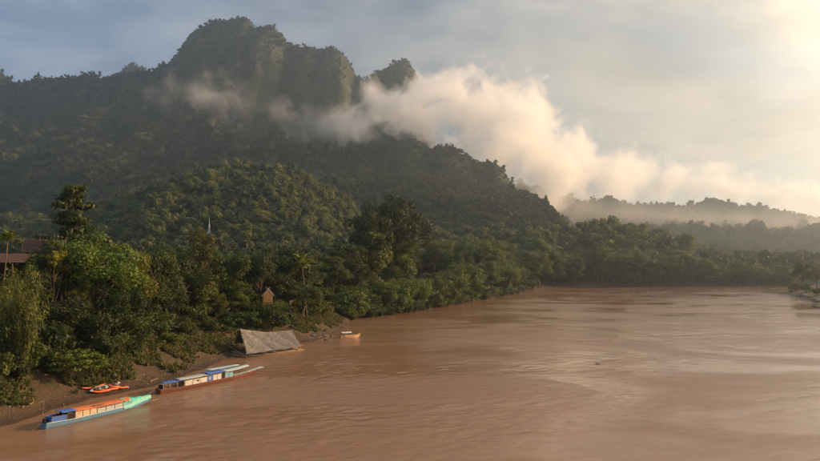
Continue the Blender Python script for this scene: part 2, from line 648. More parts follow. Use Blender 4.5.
spur_P = skyline([(a, b + 2.5) for a, b in spur_px], lambda p: 1120 + 0.25 * (p - 400))
far_px2 = [(430, 185), (500, 184), (528, 187), (538, 191), (548, 194), (558, 197), (569, 199.5), (580, 202), (590, 202), (600, 200), (610, 198.5), (618, 203), (630, 206), (653, 206), (676, 207), (700, 205), (708, 202), (714, 201.5), (722, 202), (728, 204), (741, 209), (750, 208), (758, 207), (766, 209), (772, 212), (792, 215), (820, 221),
           (870, 231), (950, 226), (1040, 215), (1150, 224), (1300, 232), (1500, 240)]
far_P = skyline([(a, b + 1) for a, b in far_px2], lambda p: 1750)
back_px = [(60, 120), (105, 82), (118, 74), (125, 67.5), (133, 64.5), (140, 66), (148, 70), (158, 78), (200, 110)]
back_P = skyline(back_px, lambda p: 2350)
hill_px = [(-140, 226), (-60, 222), (0, 226), (60, 216), (110, 208), (140, 198), (165, 189), (200, 178), (218, 172), (235, 169), (252, 168.5), (270, 170), (286, 172), (300, 176), (316, 183), (330, 191), (343, 201), (355, 212), (366, 224), (400, 240), (450, 250)]
hill_P = skyline(hill_px, lambda p: 660 - 0.18 * np.abs(p - 250))
low_px = [(440, 244), (480, 240), (520, 238), (540, 238), (557, 237), (574, 242), (584, 237), (608, 233), (632, 235), (649, 240), (670, 246), (683, 250), (711, 257), (731, 262), (780, 268), (900, 266), (1050, 262), (1200, 264)]
low_P = skyline(low_px, lambda p: 600 + 0.1 * (p - 560))

TERR = {
    'massif': lambda x, y: crest_height(x, y, massif_P, 640, 330, 0.62, 46, 190, 3.1, crag=9.0),
    'spur': lambda x, y: crest_height(x, y, spur_P, 520, 150, 0.8, 26, 150, 11.7, 420, 25, 1.05),
    'far': lambda x, y: crest_height(x, y, far_P, 900, 120, 1.4, 24, 170, 21.3, 900, 25, 1.0),
    'back': lambda x, y: crest_height(x, y, back_P, 1900, 400, 0.6, 20, 150, 5.3, 400, 10),
    'hill': lambda x, y: crest_height(x, y, hill_P, 400, 60, 2.2, 12, 90, 33.3, 260, 14, 1.1),
    'low': lambda x, y: crest_height(x, y, low_P, 492, 14, 2.0, 4, 60, 44.1, 160, 10, 1.0),
}


def terrain(name, key, x0, x1, y0, y1, step, mat, floor):
    xs = np.arange(x0, x1 + step, step)
    ys = np.arange(y0, y1 + step, step)
    X, Y = np.meshgrid(xs, ys)
    Z = np.maximum(TERR[key](X, Y), floor)
    m = grid_mesh(name, xs, ys, Z, mat)
    return link(name, m, kind='structure')


terrain('mountain', 'massif', -2150, 900, 640, 2150, 9, M_MOUNT, -2)
terrain('mountain_spur', 'spur', -340, 500, 520, 1560, 8, M_HILL, -2)
terrain('mountain_ridge', 'far', 60, 3300, 900, 2700, 20, M_HILL, -2)
terrain('mountain_peak', 'back', -1300, -700, 1900, 2700, 12, M_MOUNT, -2)
terrain('hill', 'hill', -620, 40, 400, 900, 5, M_HILL, -2)
terrain('low_hill', 'low', 20, 800, 492, 760, 5, M_HILL, -2)


def surface_z(x, y):
    z = ground_h(x, y)
    for k, f in TERR.items():
        xr = {'massif': massif_P, 'spur': spur_P, 'far': far_P, 'back': back_P, 'hill': hill_P, 'low': low_P}[k]
        ok = (x > xr[0, 0]) & (x < xr[-1, 0])
        z = np.where(ok, np.maximum(z, f(x, y)), z)
    return z

# ------------------------------------------------------------------ foliage prototypes
def leaves(rng, pos, nrm, size, aspect=0.55):
    """one small folded blade per position"""
    n = len(pos)
    nrm = nrm + rng.normal(0, 0.55, (n, 3))
    nrm /= np.linalg.norm(nrm, axis=1, keepdims=True) + 1e-9
    r = rng.normal(0, 1, (n, 3))
    a = np.cross(nrm, r)
    a /= np.linalg.norm(a, axis=1, keepdims=True) + 1e-9
    b = np.cross(nrm, a)
    s = (size * rng.uniform(0.6, 1.35, n))[:, None]
    V = np.stack([pos - a * s, pos + b * s * aspect - nrm * s * 0.12, pos + a * s, pos - b * s * aspect - nrm * s * 0.12], 1).reshape(-1, 3)
    Q = np.arange(4 * n).reshape(n, 4)
    return V, Q


def clump_leaves(rng, clumps, n, size, up=0.25, fill=0.45):
    """leaves spread over the outer part of many small clumps"""
    C = np.array([c for c, r in clumps])
    R = np.array([r if hasattr(r, '__len__') else (r, r, r * 0.75) for c, r in clumps])
    wgt = (R[:, 0] * R[:, 2])
    k = rng.choice(len(C), n, p=wgt / wgt.sum())
    d = rng.normal(0, 1, (n, 3))
    d[:, 2] += up
    d /= np.linalg.norm(d, axis=1, keepdims=True)
    rad = fill + (1 - fill) * np.sqrt(rng.uniform(0, 1, n)) * rng.uniform(0.85, 1.18, n)
    pos = C[k] + d * R[k] * rad[:, None]
    return leaves(rng, pos, d + np.array((0, 0, 0.35)), size)


def limb(mb, rng, a, b, r0, r1, wob=0.25, n=6, seg=5):
    a, b = np.array(a, float), np.array(b, float)
    L = np.linalg.norm(b - a)
    pts = [a + (b - a) * t + rng.normal(0, wob * L * 0.09, 3) * math.sin(math.pi * t) for t in np.linspace(0, 1, seg)]
    mb.tube(pts, list(np.linspace(r0, r1, seg)), n)
    return pts


def shell_clumps(rng, n, c, R, rmin, rmax, zcut=-0.7, inner=0.5):
    out = []
    while len(out) < n:
        d = rng.normal(0, 1, 3)
        d /= np.linalg.norm(d)
        if d[2] < zcut:
            continue
        k = rng.uniform(inner, 1.0) if rng.uniform() < 0.75 else rng.uniform(0.1, inner)
        k *= 1 + 0.16 * math.sin(3 * d[0] + 5 * d[2] + 2 * d[1])
        p = np.array(c) + d * np.array(R) * k
        out.append((p, rng.uniform(rmin, rmax)))
    return out


def proto_tree(kind, seed):
    """returns (trunk mesh, crown mesh); heights in metres"""
    rng = np.random.RandomState(seed)
    mb = MB()
    bark = M_BARK
    if kind == 'broad':
        cl = shell_clumps(rng, 46, (0, 0, 9.4), (5.0, 5.0, 4.6), 0.9, 1.9)
        top = limb(mb, rng, (0, 0, -0.8), (rng.normal(0, .4), rng.normal(0, .4), 8.5), 0.42, 0.2, 0.5, 8)
        for c, r in cl[::3]:
            limb(mb, rng, top[rng.randint(2, 5)], c, 0.15, 0.04, 0.6, 5, 4)
        V, Q = clump_leaves(rng, cl, 13000, 0.185)
    elif kind == 'tall':
        cl = shell_clumps(rng, 52, (0, 0, 8.6), (3.3, 3.3, 6.6), 0.8, 1.6, -0.95)
        top = limb(mb, rng, (0, 0, -0.8), (rng.normal(0, .4), rng.normal(0, .4), 12), 0.36, 0.12, 0.5, 8)
        for c, r in cl[::3]:
            limb(mb, rng, top[rng.randint(1, 5)], c, 0.12, 0.03, 0.6, 5, 4)
        V, Q = clump_leaves(rng, cl, 13000, 0.18)
    elif kind == 'emergent':
        cl = shell_clumps(rng, 58, (0, 0, 10.6), (5.8, 5.8, 4.2), 1.0, 1.9, -0.75) + shell_clumps(rng, 8, (0.5, 0, 13.6), (2.5, 2.5, 1.4), 0.8, 1.4)
        top = limb(mb, rng, (0, 0, -0.8), (0.5, 0.2, 10.0), 0.4, 0.25, 0.5, 8)
        for c, r in cl[::2]:
            limb(mb, rng, top[rng.randint(3, 5)], c, 0.17, 0.04, 0.6, 5, 4)
        V, Q = clump_leaves(rng, cl, 13000, 0.20, 0.3)
    elif kind == 'tiered':
        top = limb(mb, rng, (0, 0, -0.8), (0.4, 0, 15.6), 0.32, 0.05, 0.2, 8)
        cl = []
        for i, z in enumerate(np.linspace(4.5, 15.3, 13)):
            L = 4.9 * (1 - (z - 4.5) / 12.3) ** 0.85 + 0.5
            for k in range(rng.randint(4, 7)):
                a = rng.uniform(0, 2 * np.pi)
                q = np.array((math.cos(a), math.sin(a), 0.0))
                l = L * rng.uniform(0.55, 1.2)
                tip = q * l + np.array((0.4 * z / 15, 0, z + 0.12 * l + rng.normal(0, .3)))
                limb(mb, rng, (0.4 * z / 15, 0, z - 0.4), tip, 0.07, 0.02, 0.5, 4, 4)
                for j in np.linspace(0.35, 1.05, 4):
                    cl.append((np.array((0.4 * z / 15, 0, z)) + (tip - np.array((0.4 * z / 15, 0, z))) * j, (0.85, 0.85, 0.42)))
        V, Q = clump_leaves(rng, cl, 8500, 0.24, 0.1, 0.1)
    elif kind == 'sparse':
        bark = M_BARK_PALE
        top = limb(mb, rng, (0, 0, -0.8), (0.15, 0, 5.6), 0.13, 0.08, 0.9, 6, 7)
        cl = []
        for k in range(15):
            a = 2 * np.pi * k / 15 * 2.4
            l = rng.uniform(0.7, 3.0)
            tip = np.array((math.cos(a) * l, math.sin(a) * l, 6.3 + 2.3 * (1 - l / 3.2) + rng.uniform(-.4, .8)))
            limb(mb, rng, top[rng.randint(4, 7)], tip, 0.055, 0.015, 0.5, 4, 4)
            cl.append((tip, (rng.uniform(.5, .9), rng.uniform(.5, .9), rng.uniform(.3, .5))))
        V, Q = clump_leaves(rng, cl, 2600, 0.15, 0.2, 0.2)
    elif kind == 'bamboo':
        pos, nr = [], []
        for k in range(34):
            a = rng.uniform(0, 2 * np.pi)
            q = np.array((math.cos(a), math.sin(a), 0))
            r0, out, H = rng.uniform(0, 0.8), rng.uniform(0.6, 4.2), rng.uniform(6.0, 10.0)
            P = [q * (r0 + out * t ** 2.3) + np.array((0, 0, -0.4 + H * (t - 0.28 * t ** 4 * out / 4.2))) for t in np.linspace(0, 1, 8)]
            mb.tube(P, list(np.linspace(0.05, 0.012, 8)), 4, False)
            m = 190
            t = rng.uniform(0.12, 1.0, m)
            PP = np.stack([np.interp(t, np.linspace(0, 1, 8), [p[j] for p in P]) for j in range(3)], 1)
            off = rng.normal(0, 1, (m, 3)) * np.array((.42, .42, .3)) * (0.5 + 0.7 * t[:, None])
            off[:, 2] -= 0.15
            pos.append(PP + off)
            nr.append(off + q * 0.5 + np.array((0, 0, .6)))
        V, Q = leaves(rng, np.concatenate(pos), np.concatenate(nr), 0.23, 0.32)
    elif kind == 'bush':
        cl = shell_clumps(rng, 26, (0, 0, 1.25), (2.1, 2.1, 1.35), 0.4, 0.8, -0.6)
        for c, r in cl[::2]:
            limb(mb, rng, (rng.normal(0, .2), rng.normal(0, .2), -0.3), c, 0.04, 0.012, 0.5, 4, 4)
        V, Q = clump_leaves(rng, cl, 3000, 0.15)
    elif kind == 'feather':            # flat-topped shrub of thin drooping sprays
        cl = []
        for k in range(60):
            a = rng.uniform(0, 2 * np.pi)
            l = 2.6 * math.sqrt(rng.uniform(0, 1))
            tip = np.array((math.cos(a) * l, math.sin(a) * l, 2.7 - 0.13 * l * l + rng.normal(0, .12)))
            limb(mb, rng, (rng.normal(0, .15), rng.normal(0, .15), -0.3), tip, 0.035, 0.01, 0.4, 4, 4)
            cl.append((tip, (0.62, 0.62, 0.16)))
            cl.append((tip * np.array((1.05, 1.05, 0.72)), (0.5, 0.5, 0.14)))
        V, Q = clump_leaves(rng, cl, 3600, 0.15, 0.2, 0.1)
    tm = mb.mesh(kind + '_trunk', bark, True)
    cm = mesh_np(kind + '_crown', V, Q, M_LEAF)
    return tm, cm


PROTO = {}
for kind, n in (('broad', 4), ('tall', 4), ('emergent', 2), ('tiered', 1), ('sparse', 2), ('bamboo', 3), ('bush', 3), ('feather', 2)):
    PROTO[kind] = [proto_tree(kind, 100 + 13 * i) for i in range(n)]


def extent(me):
    v = np.empty(len(me.vertices) * 3, np.float32)
    me.vertices.foreach_get('co', v)
    v = v.reshape(-1, 3)
    return float(np.percentile(v[:, 2], 99.6)), float(np.percentile(np.hypot(v[:, 0], v[:, 1]), 97) * 2)


SIZE = {k: [extent(p[1]) for p in v] for k, v in PROTO.items()}
trng = random.Random(5)
ROWS = []                               # members of rows that look alike, to be told apart by look and place


def tree(kind, px, top, Y, wpx, label, name='tree', cat='tree', tint=(1, 1, 1), group=None, var=None, sink=0.0, inland=None, high=None):
    """a tree whose top shows at (px, top) and whose foot stands on dry ground about Y metres away"""
    low = kind in ('bush', 'feather', 'bamboo')
    inland = (8.0 if low else 14.0) if inland is None else inland
    for _ in range(60):
        p = at(px, 330 if high else top, Y)
        if river_sd(np.array([p[0]]), np.array([p[1]]))[0] >= inland:
            break
        Y += 1.5
    z0 = float(surface_z(np.array([p[0]]), np.array([p[1]]))[0]) if Y > 380 else gz(p[0], p[1])
    h = max(p[2] - z0, 0.8)
    wd = wpx / F * Y
    if high:
        p = at(px, 330, Y)
        z0, h = gz(p[0], p[1]), high
        wd = high * trng.uniform(1.2, 1.9)
    vi = trng.randrange(len(PROTO[kind])) if var is None else var % len(PROTO[kind])
    v = PROTO[kind][vi]
    hp, wp = SIZE[kind][vi]
    o = thing(name, label, cat, (p[0], p[1], z0), trng.uniform(0, 6.28), group)
    if group:
        ROWS.append((group, px, kind, tint, o))
    sxy = wd / wp
    sz = h / hp
    szc = min(sz, {'tall': 1.7, 'broad': 1.45}.get(kind, 1.35) * sxy) if not low else sz
    for pn, me, k in (('stems' if low else 'trunk', v[0], sz), ('foliage' if low else 'crown', v[1], szc)):
        c = link(pn, me, o)
        c.scale = (sxy, sxy, k)
        if k < sz:
            c.location.z = h - hp * k
        c.color = (*tint, 1.0)
    return o


# ------------------------------------------------------------------ the forest on the slopes, one mass per slope
def forest_proto(seed, mat):
    rng = np.random.RandomState(seed)
    R = (rng.uniform(3.2, 4.4), rng.uniform(3.2, 4.4), rng.uniform(3.0, 4.6))
    cl = shell_clumps(rng, 20, (0, 0, 4.2), R, 0.9, 1.7, -0.3)
    V, Q = clump_leaves(rng, cl, 1500, 0.40, 0.4, 0.7)
    o = bpy.data.objects.new('forest_crown', mesh_np('forest_crown', V, Q, mat))
    return o


FOREST_COL = bpy.data.collections.new('forest_crowns')
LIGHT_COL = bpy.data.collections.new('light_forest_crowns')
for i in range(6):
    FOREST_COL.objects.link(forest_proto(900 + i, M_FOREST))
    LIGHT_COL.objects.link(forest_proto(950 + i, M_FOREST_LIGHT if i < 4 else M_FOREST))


def scatter_group(name, coll):
    g = bpy.data.node_groups.new(name, 'GeometryNodeTree')
    g.interface.new_socket('Geometry', in_out='INPUT', socket_type='NodeSocketGeometry')
    g.interface.new_socket('Geometry', in_out='OUTPUT', socket_type='NodeSocketGeometry')
    N = g.nodes
    gi, go = N.new('NodeGroupInput'), N.new('NodeGroupOutput')
    ci = N.new('GeometryNodeCollectionInfo')
    ci.inputs['Collection'].default_value = coll
    ci.inputs['Separate Children'].default_value = True
    ci.inputs['Reset Children'].default_value = True
    ip = N.new('GeometryNodeInstanceOnPoints')
    ip.inputs['Pick Instance'].default_value = True

    def attr(nm, typ):
        a = N.new('GeometryNodeInputNamedAttribute')
        a.data_type = typ
        a.inputs['Name'].default_value = nm
        return a.outputs[0]
    e2r = N.new('FunctionNodeEulerToRotation')
    L = g.links
    L.new(attr('rot', 'FLOAT_VECTOR'), e2r.inputs[0])
    L.new(gi.outputs[0], ip.inputs['Points'])
    L.new(ci.outputs[0], ip.inputs['Instance'])
    L.new(attr('idx', 'INT'), ip.inputs['Instance Index'])
    L.new(e2r.outputs[0], ip.inputs['Rotation'])
    L.new(attr('size', 'FLOAT_VECTOR'), ip.inputs['Scale'])
    L.new(ip.outputs[0], go.inputs[0])
    return g


G_FOREST = scatter_group('scatter_forest', FOREST_COL)
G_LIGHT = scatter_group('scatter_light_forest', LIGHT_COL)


def scatter(name, P, size, rot, nvar, group, label, seed=1, category=None):
    rng = np.random.RandomState(seed)
    m = bpy.data.meshes.new(name)
    m.vertices.add(len(P))
    m.vertices.foreach_set('co', np.asarray(P, np.float32).ravel())
    for nm, typ, key, dat in (('size', 'FLOAT_VECTOR', 'vector', size), ('rot', 'FLOAT_VECTOR', 'vector', rot)):
        m.attributes.new(nm, typ, 'POINT').data.foreach_set(key, np.asarray(dat, np.float32).ravel())
    m.attributes.new('idx', 'INT', 'POINT').data.foreach_set('value', rng.randint(0, nvar, len(P)).astype(np.int32))
    o = link(name, m, kind='stuff', label=label)
    md = o.modifiers.new('scatter', 'NODES')
    md.node_group = group
    return o


def forest_points(key, P, y0, spacing, margin, seed, maxslope=2.2, behind=60):
    """uneven planting over the part of a slope that faces the river"""
    rng = np.random.RandomState(seed)
    x0, x1 = P[0, 0], P[-1, 0]
    y1 = P[:, 1].max() + behind
    n = int((x1 - x0) * (y1 - y0) / spacing ** 2)
    x, y = rng.uniform(x0, x1, n), rng.uniform(y0, y1, n)
    ok = (np.abs(x) < y * 0.70 + margin) & (y < np.interp(x, P[:, 0], P[:, 1]) + behind)
    x, y = x[ok], y[ok]
    z = TERR[key](x, y)
    e = 4.0
    sl = np.hypot(TERR[key](x + e, y) - z, TERR[key](x, y + e) - z) / e
    clear = (np.abs(x / y - SPIRE[0] / SPIRE[1]) < 0.012) & (y < SPIRE[1] + 8) & (y > SPIRE[1] - 60) if SPIRE else np.zeros(len(x), bool)
    keep = ~clear & (sl < maxslope + 0.6 * fbm(x / 70.0, y / 70.0, 2)) & (z > 3) & (z >= surface_z(x, y) - 1.0)
    return np.stack([x, y, z], 1)[keep], sl[keep]


SPIRE = None
for Yt in np.arange(405, 640, 3):
    q = at(209, 236, Yt)
    if float(surface_z(np.array([q[0]]), np.array([q[1]]))[0]) >= q[2]:
        SPIRE = (q[0], q[1], Yt)
        break


def plant(name, key, P, y0, spacing, margin, seed, s0, s1, label, maxslope=2.2, behind=60):
    pts, sl = forest_points(key, P, y0, spacing, margin, seed, maxslope, behind)
    rng = np.random.RandomState(seed + 1)
    n = len(pts)
    big = 1 + 0.45 * fbm(pts[:, 0] / 45.0, pts[:, 1] / 45.0, 2)
    s = rng.uniform(s0, s1, n) * np.clip(big, 0.6, 1.6) * np.clip(1.25 - 0.28 * sl, 0.4, 1.0)
    s = s * np.exp(rng.normal(0, 0.22, n))
    s = np.where(rng.uniform(0, 1, n) < 0.06, s * 1.6, s)
    s = np.minimum(s, 1.7 * s1)
    pts[:, 2] -= 1.5 * s
    size = np.stack([s * rng.uniform(0.85, 1.2, n), s * rng.uniform(0.85, 1.2, n), s * rng.uniform(0.8, 1.5, n)], 1)
    rot = np.stack([rng.normal(0, .12, n), rng.normal(0, .12, n), rng.uniform(0, 6.28, n)], 1)
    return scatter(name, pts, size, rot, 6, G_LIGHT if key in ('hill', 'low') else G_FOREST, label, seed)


plant('forest', 'massif', massif_P, 700, 5.6, 60, 1, 0.5, 0.95, 'dark forest covering the steep slopes of the tall mountain', 2.7)
plant('forest', 'spur', spur_P, 540, 5.2, 60, 2, 0.5, 1.05, 'hazy forest covering the long spur below the cloud bank')
plant('forest', 'far', far_P, 950, 9.0, 60, 3, 0.9, 1.6, 'pale misty forest on the farthest ridge at right', behind=40)
plant('forest', 'back', back_P, 1950, 7.5, 60, 6, 0.6, 1.0, 'forest on the small peak behind the left shoulder of the mountain', 2.2)
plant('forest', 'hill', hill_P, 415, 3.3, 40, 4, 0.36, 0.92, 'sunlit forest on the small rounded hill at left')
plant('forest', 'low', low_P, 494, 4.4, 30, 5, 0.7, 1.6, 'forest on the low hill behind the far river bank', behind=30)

# flat land between the bank and the hills
rng = np.random.RandomState(77)
n = 11000
x, y = rng.uniform(-420, 700, n), rng.uniform(300, 700, n)
d = river_sd(x, y)
k = (d > 10) & (np.abs(x) < y * 0.72 + 40) & ((y > 400) | (d > 60))
x, y = x[k], y[k]
z = ground_h(x, y)
k = z >= surface_z(x, y) - 0.5
x, y, z = x[k], y[k], z[k]
n = len(x)
s = rng.uniform(1.0, 1.7, n)
scatter('forest', np.stack([x, y, z - 0.6], 1), np.stack([s, s, s * rng.uniform(0.9, 1.5, n)], 1), np.stack([rng.normal(0, .1, n), rng.normal(0, .1, n), rng.uniform(0, 6.28, n)], 1), 6, G_FOREST,
        'forest on the flat land between the river trees and the hills', 9)

# ------------------------------------------------------------------ haze and the low cloud bank
def volume_mat(name):
    m, t, out = new_mat(name)
    p = t.new('ShaderNodeVolumePrincipled')
    t.l.new(p.outputs[0], out.inputs['Volume'])
    return m, t, p


HAZE_D = 0.00018
mh, t, p = volume_mat('river_haze')
p.inputs['Color'].default_value = (0.70, 0.85, 1.0, 1)
p.inputs['Density'].default_value = HAZE_D
p.inputs['Anisotropy'].default_value = 0.70
haze = link('haze', MB().box((0, 0, 383), (9400, 9400, 776)).mesh('haze', mh), kind='stuff')


def cloud(name, label, spine, dens, noise_scale, soft, cut, aniso, ysq, seed, namp=3.4):
    """a bank of cloud along a spine of (px, centre y, half height px, distance)"""
    P = []
    for a, b, r, Y, *k in spine:
        c = at(a, b, Y)
        P.append((c[0], c[1], c[2], r / F * Y, k[0] if k else 1.0))
    P = np.array(P)
    x0, x1 = P[0, 0], P[-1, 0]
    m, t, p = volume_mat(name)
    tc = t.new('ShaderNodeTexCoord').outputs['Object']
    s = t.new('ShaderNodeSeparateXYZ')
    t.set(s.inputs[0], tc)
    u = t.math('DIVIDE', t.math('SUBTRACT', s.outputs[0], x0), x1 - x0)
    rp = t.ramp(u, [((q[0] - x0) / (x1 - x0), (q[1] / 4000, q[2] / 1000, q[3] / 400, q[4])) for q in P], 'EASE')
    rs = t.new('ShaderNodeSeparateColor')
    t.set(rs.inputs[0], rp)
    dy = t.math('DIVIDE', t.math('SUBTRACT', s.outputs[1], t.math('MULTIPLY', rs.outputs[0], 4000.0)), ysq)
    dz = t.math('SUBTRACT', s.outputs[2], t.math('MULTIPLY', rs.outputs[1], 1000.0))
    rr = t.math('SQRT', t.math('ADD', t.math('MULTIPLY', dy, dy), t.math('MULTIPLY', dz, dz)))
    q = t.math('DIVIDE', rr, t.math('MULTIPLY', rs.outputs[2], 400.0))
    endf = t.math('MULTIPLY', t.smooth(u, 0.0, 0.05), t.smooth(u, 1.0, 0.93))
    nz = t.noise(t.vmath('ADD', tc, (seed * 100.0, seed * 37.0, 0)), noise_scale, 8, 0.64, 0.5)
    f = t.math('SUBTRACT', t.math('ADD', t.math('MULTIPLY', t.math('SUBTRACT', nz, 0.5), namp), cut), q)
    f = t.smooth(f, 0.0, soft)
    f = t.math('MULTIPLY', f, endf)
    t.set(p.inputs['Density'], t.math('MULTIPLY', t.math('MULTIPLY', f, dens), rp.node.outputs['Alpha']))
    p.inputs['Color'].default_value = (0.998, 0.995, 0.99, 1)
    p.inputs['Anisotropy'].default_value = aniso
    mb = MB()
    rings = []
    xs = np.linspace(x0, x1, 30)
    rg = random.Random(seed)
    for xx in xs:
        yc, zc, r = (np.interp(xx, P[:, 0], P[:, j]) for j in (1, 2, 3))
        rings.append([(xx, yc + ysq * r * 1.5 * math.cos(a), zc + r * 1.5 * math.sin(a)) for a in np.linspace(0, 2 * np.pi, 17)[:-1]])
    mb.loft(rings, True, True)
    return mb.part(name, m, None, kind='stuff', label=label)


cloud('cloud_bank', 'peach lit cloud bank lying along the ridge beside the tall mountain',
      [(306, 128, 15, 1380, 0.6), (340, 120, 22, 1380, 0.85), (380, 113, 30, 1380, 1.0), (430, 108, 38, 1390, 1.0), (480, 122, 48, 1410, 1.0), (522, 140, 55, 1450, 1.0), (556, 163, 43, 1550, 0.95),
       (600, 176, 31, 1800, 0.8), (650, 177, 22, 2100, 0.7), (700, 184, 20, 2250, 0.6), (760, 193, 17, 2300, 0.6), (830, 201, 15, 2350, 0.6), (960, 214, 15, 2400, 0.4)],
      0.017, 0.0115, 0.55, 0.80, 0.2, 1.5, 3, 5.0)
cloud('mist', 'thin grey mist drifting across the face of the tall mountain',
      [(140, 96, 14, 1330, 0.5), (175, 88, 22, 1320, 0.8), (210, 92, 25, 1310, 1.0), (250, 103, 26, 1300, 1.0), (300, 119, 22, 1300, 1.0), (350, 130, 16, 1310, 0.8)],
      0.0085, 0.016, 1.5, 0.85, 0.3, 1.1, 8, 4.6)
cloud('mist', 'pale mist lying in the valley below the far ridge at right',
      [(520, 205, 14, 1330, 0.3), (560, 208, 22, 1360, 1.0), (620, 214, 24, 1380, 1.0), (700, 220, 24, 1400, 1.0), (800, 226, 24, 1420, 1.0), (950, 230, 24, 1420, 1.0)],
      0.0060, 0.010, 2.2, 1.1, 0.45, 2.2, 15, 2.0)

# ------------------------------------------------------------------ trees and shrubs one can tell apart
GOLD, LIME, MIDG, DARK, OLIVE, BLUEG = (2.0, 1.45, 0.75), (1.45, 1.4, 0.8), (0.85, 0.86, 0.8), (0.48, 0.52, 0.52), (1.2, 1.05, 0.75), (0.75, 0.9, 0.95)  # leaf tints; bright and dark ones also carry sunlit and shaded looks
tree('tiered', 75, 187, 104, 66, 'tall dark tree with layered feathery branches standing above the left wood', tint=(0.7, 0.75, 0.6))
tree('broad', 100, 235, 95, 92, 'big round sunlit tree right of the brown tiled roof', tint=LIME, var=0, sink=2)
tree('broad', 126, 246, 93, 50, 'yellow-green leafy tree against the right side of the big round tree', tint=GOLD, var=1, sink=2)
tree('sparse', 53, 251, 78, 46, 'thin golden-leaved tree with a pale bent trunk below the roofs', tint=(3.2, 1.9, 0.6), var=0)
tree('sparse', 82, 283, 79, 34, 'small golden sapling just right of the thin golden-leaved tree', tint=(2.6, 1.7, 0.6), var=1)
tree('tall', 160, 243, 102, 44, 'dark tree between the big round tree and the pointed brown-topped tree', tint=MIDG, var=0, sink=2)
tree('tall', 200, 231, 112, 34, 'dark tree whose brownish pointed top stands below the white spire', tint=(1.15, 0.95, 0.75), var=1, sink=2)
tree('broad', 184, 250, 106, 56, 'dense dark tree left of and below the brownish pointed top', tint=DARK, var=2, sink=3)
tree('tall', 197, 268, 96, 46, 'tall vine-draped tree above the brown bank behind the red boat', tint=OLIVE, var=2, sink=2)
tree('broad', 228, 249, 110, 58, 'dense tree directly left of the small orange gabled hut', tint=MIDG, var=3, sink=3)
tree('tall', 236, 275, 105, 40, 'leafy tree rising behind the left end of the thatched raft', tint=LIME, var=3, sink=2)
tree('broad', 258, 251, 168, 50, 'dark tree behind the small orange gabled hut', tint=MIDG, var=0, sink=3)
tree('broad', 166, 286, 93, 48, 'low dark tree beside the feathery green bamboo on the bank', tint=DARK, var=1, sink=2)
tree('tall', 212, 290, 103, 34, 'low leafy tree overhanging the bank path near the raft poles', tint=OLIVE, var=0, sink=2)
tree('broad', 286, 268, 168, 40, 'dark tree between the orange hut and the palm', tint=DARK, var=2, sink=3)
tree('broad', 328, 262, 150, 44, 'dark round tree right of the palm above the small white-topped boat', tint=DARK, var=3, sink=3)
tree('broad', 335, 281, 152, 34, 'glossy dark round tree at the water edge above the small boat', tint=BLUEG, var=1, sink=2)
tree('broad', 303, 282, 142, 40, 'leafy tree at the foot of the palm behind the thatched raft', tint=MIDG, var=2, inland=8)
tree('bamboo', 264, 300.5, 141, 44, 'leafy clump hiding the foot of the orange hut', 'bamboo_clump', 'bamboo', MIDG, var=2)
tree('bush', 280, 314, 129, 34, 'low green bush just above the ridge of the thatched roof', 'shrub', 'shrub', tint=MIDG, var=0)
tree('tall', 345, 244, 190, 40, 'tall dark tree left of the vine-covered pale green tree', tint=DARK, var=1, sink=3)
tree('emergent', 396, 197, 214, 74, 'tallest dark umbrella-crowned tree on the wooded point', tint=(0.42, 0.45, 0.42), var=0)
tree('emergent', 372, 210, 222, 46, 'dark lower shoulder crown left of the tallest umbrella tree', tint=(0.48, 0.5, 0.45), var=1)
tree('tall', 372, 221, 197, 46, 'vine-covered pale green tree in front of the tallest umbrella tree', tint=(1.25, 1.2, 0.8), var=2, sink=4)
tree('tall', 398, 236, 204, 40, 'sunlit green tree right of the vine-covered pale green tree', tint=LIME, var=0, sink=4)
tree('tall', 354, 246, 196, 34, 'olive tree left of the vine-covered pale green tree', tint=OLIVE, var=3, sink=4)
tree('broad', 510, 263, 352, 30, 'dark round tree at the very tip of the wooded point', tint=BLUEG, var=0, sink=4)

# shrubs on the left bank
tree('feather', 76, 350, 74, 56, 'feathery flat-topped green shrub on the bank above the orange kayaks', 'shrub', 'shrub', LIME, var=0, inland=5)
tree('bamboo', 134, 307, 85, 58, 'feathery green bamboo hanging over the bank behind the two long boats', 'bamboo_clump', 'bamboo', MIDG, var=0)
tree('bamboo', 97, 300, 88, 44, 'dark bamboo left of the feathery green bamboo', 'bamboo_clump', 'bamboo', DARK, var=1)
tree('bamboo', 14, 296, 71, 50, 'yellow-green bamboo thicket at the left edge below the veranda', 'bamboo_clump', 'bamboo', LIME, var=2)
tree('bamboo', 33, 263, 86, 30, 'green bamboo spray in front of the right end of the veranda', 'bamboo_clump', 'bamboo', MIDG, var=0, inland=9)
tree('bamboo', 1, 266, 80, 34, 'green bamboo spray hiding the veranda at the left edge', 'bamboo_clump', 'bamboo', OLIVE, var=1, inland=9)
tree('bush', 20, 336, 66, 46, 'leafy yellow-green bush at the left edge on top of the bank', 'shrub', 'shrub', LIME, var=0)
tree('bush', 46, 322, 74, 48, 'dark bush under the pale bent trunk', 'shrub', 'shrub', DARK, var=1)
tree('bush', 4, 352, 63, 36, 'olive bush in the left edge corner above bare soil', 'shrub', 'shrub', OLIVE, var=2)
tree('bush', 106, 330, 82, 44, 'dark bush between the flat-topped shrub and the bamboo', 'shrub', 'shrub', DARK, var=2)
tree('bush', 168, 333, 93, 30, 'small green bush right of the feathery bamboo', 'shrub', 'shrub', LIME, var=1)
tree('bush', 210, 322, 104, 34, 'dark bush on top of the bank left of the raft poles', 'shrub', 'shrub', DARK, var=0)
tree('bush', 312, 300, 139, 40, 'broad green bush right of the thatched roof', 'shrub', 'shrub', OLIVE, var=1)
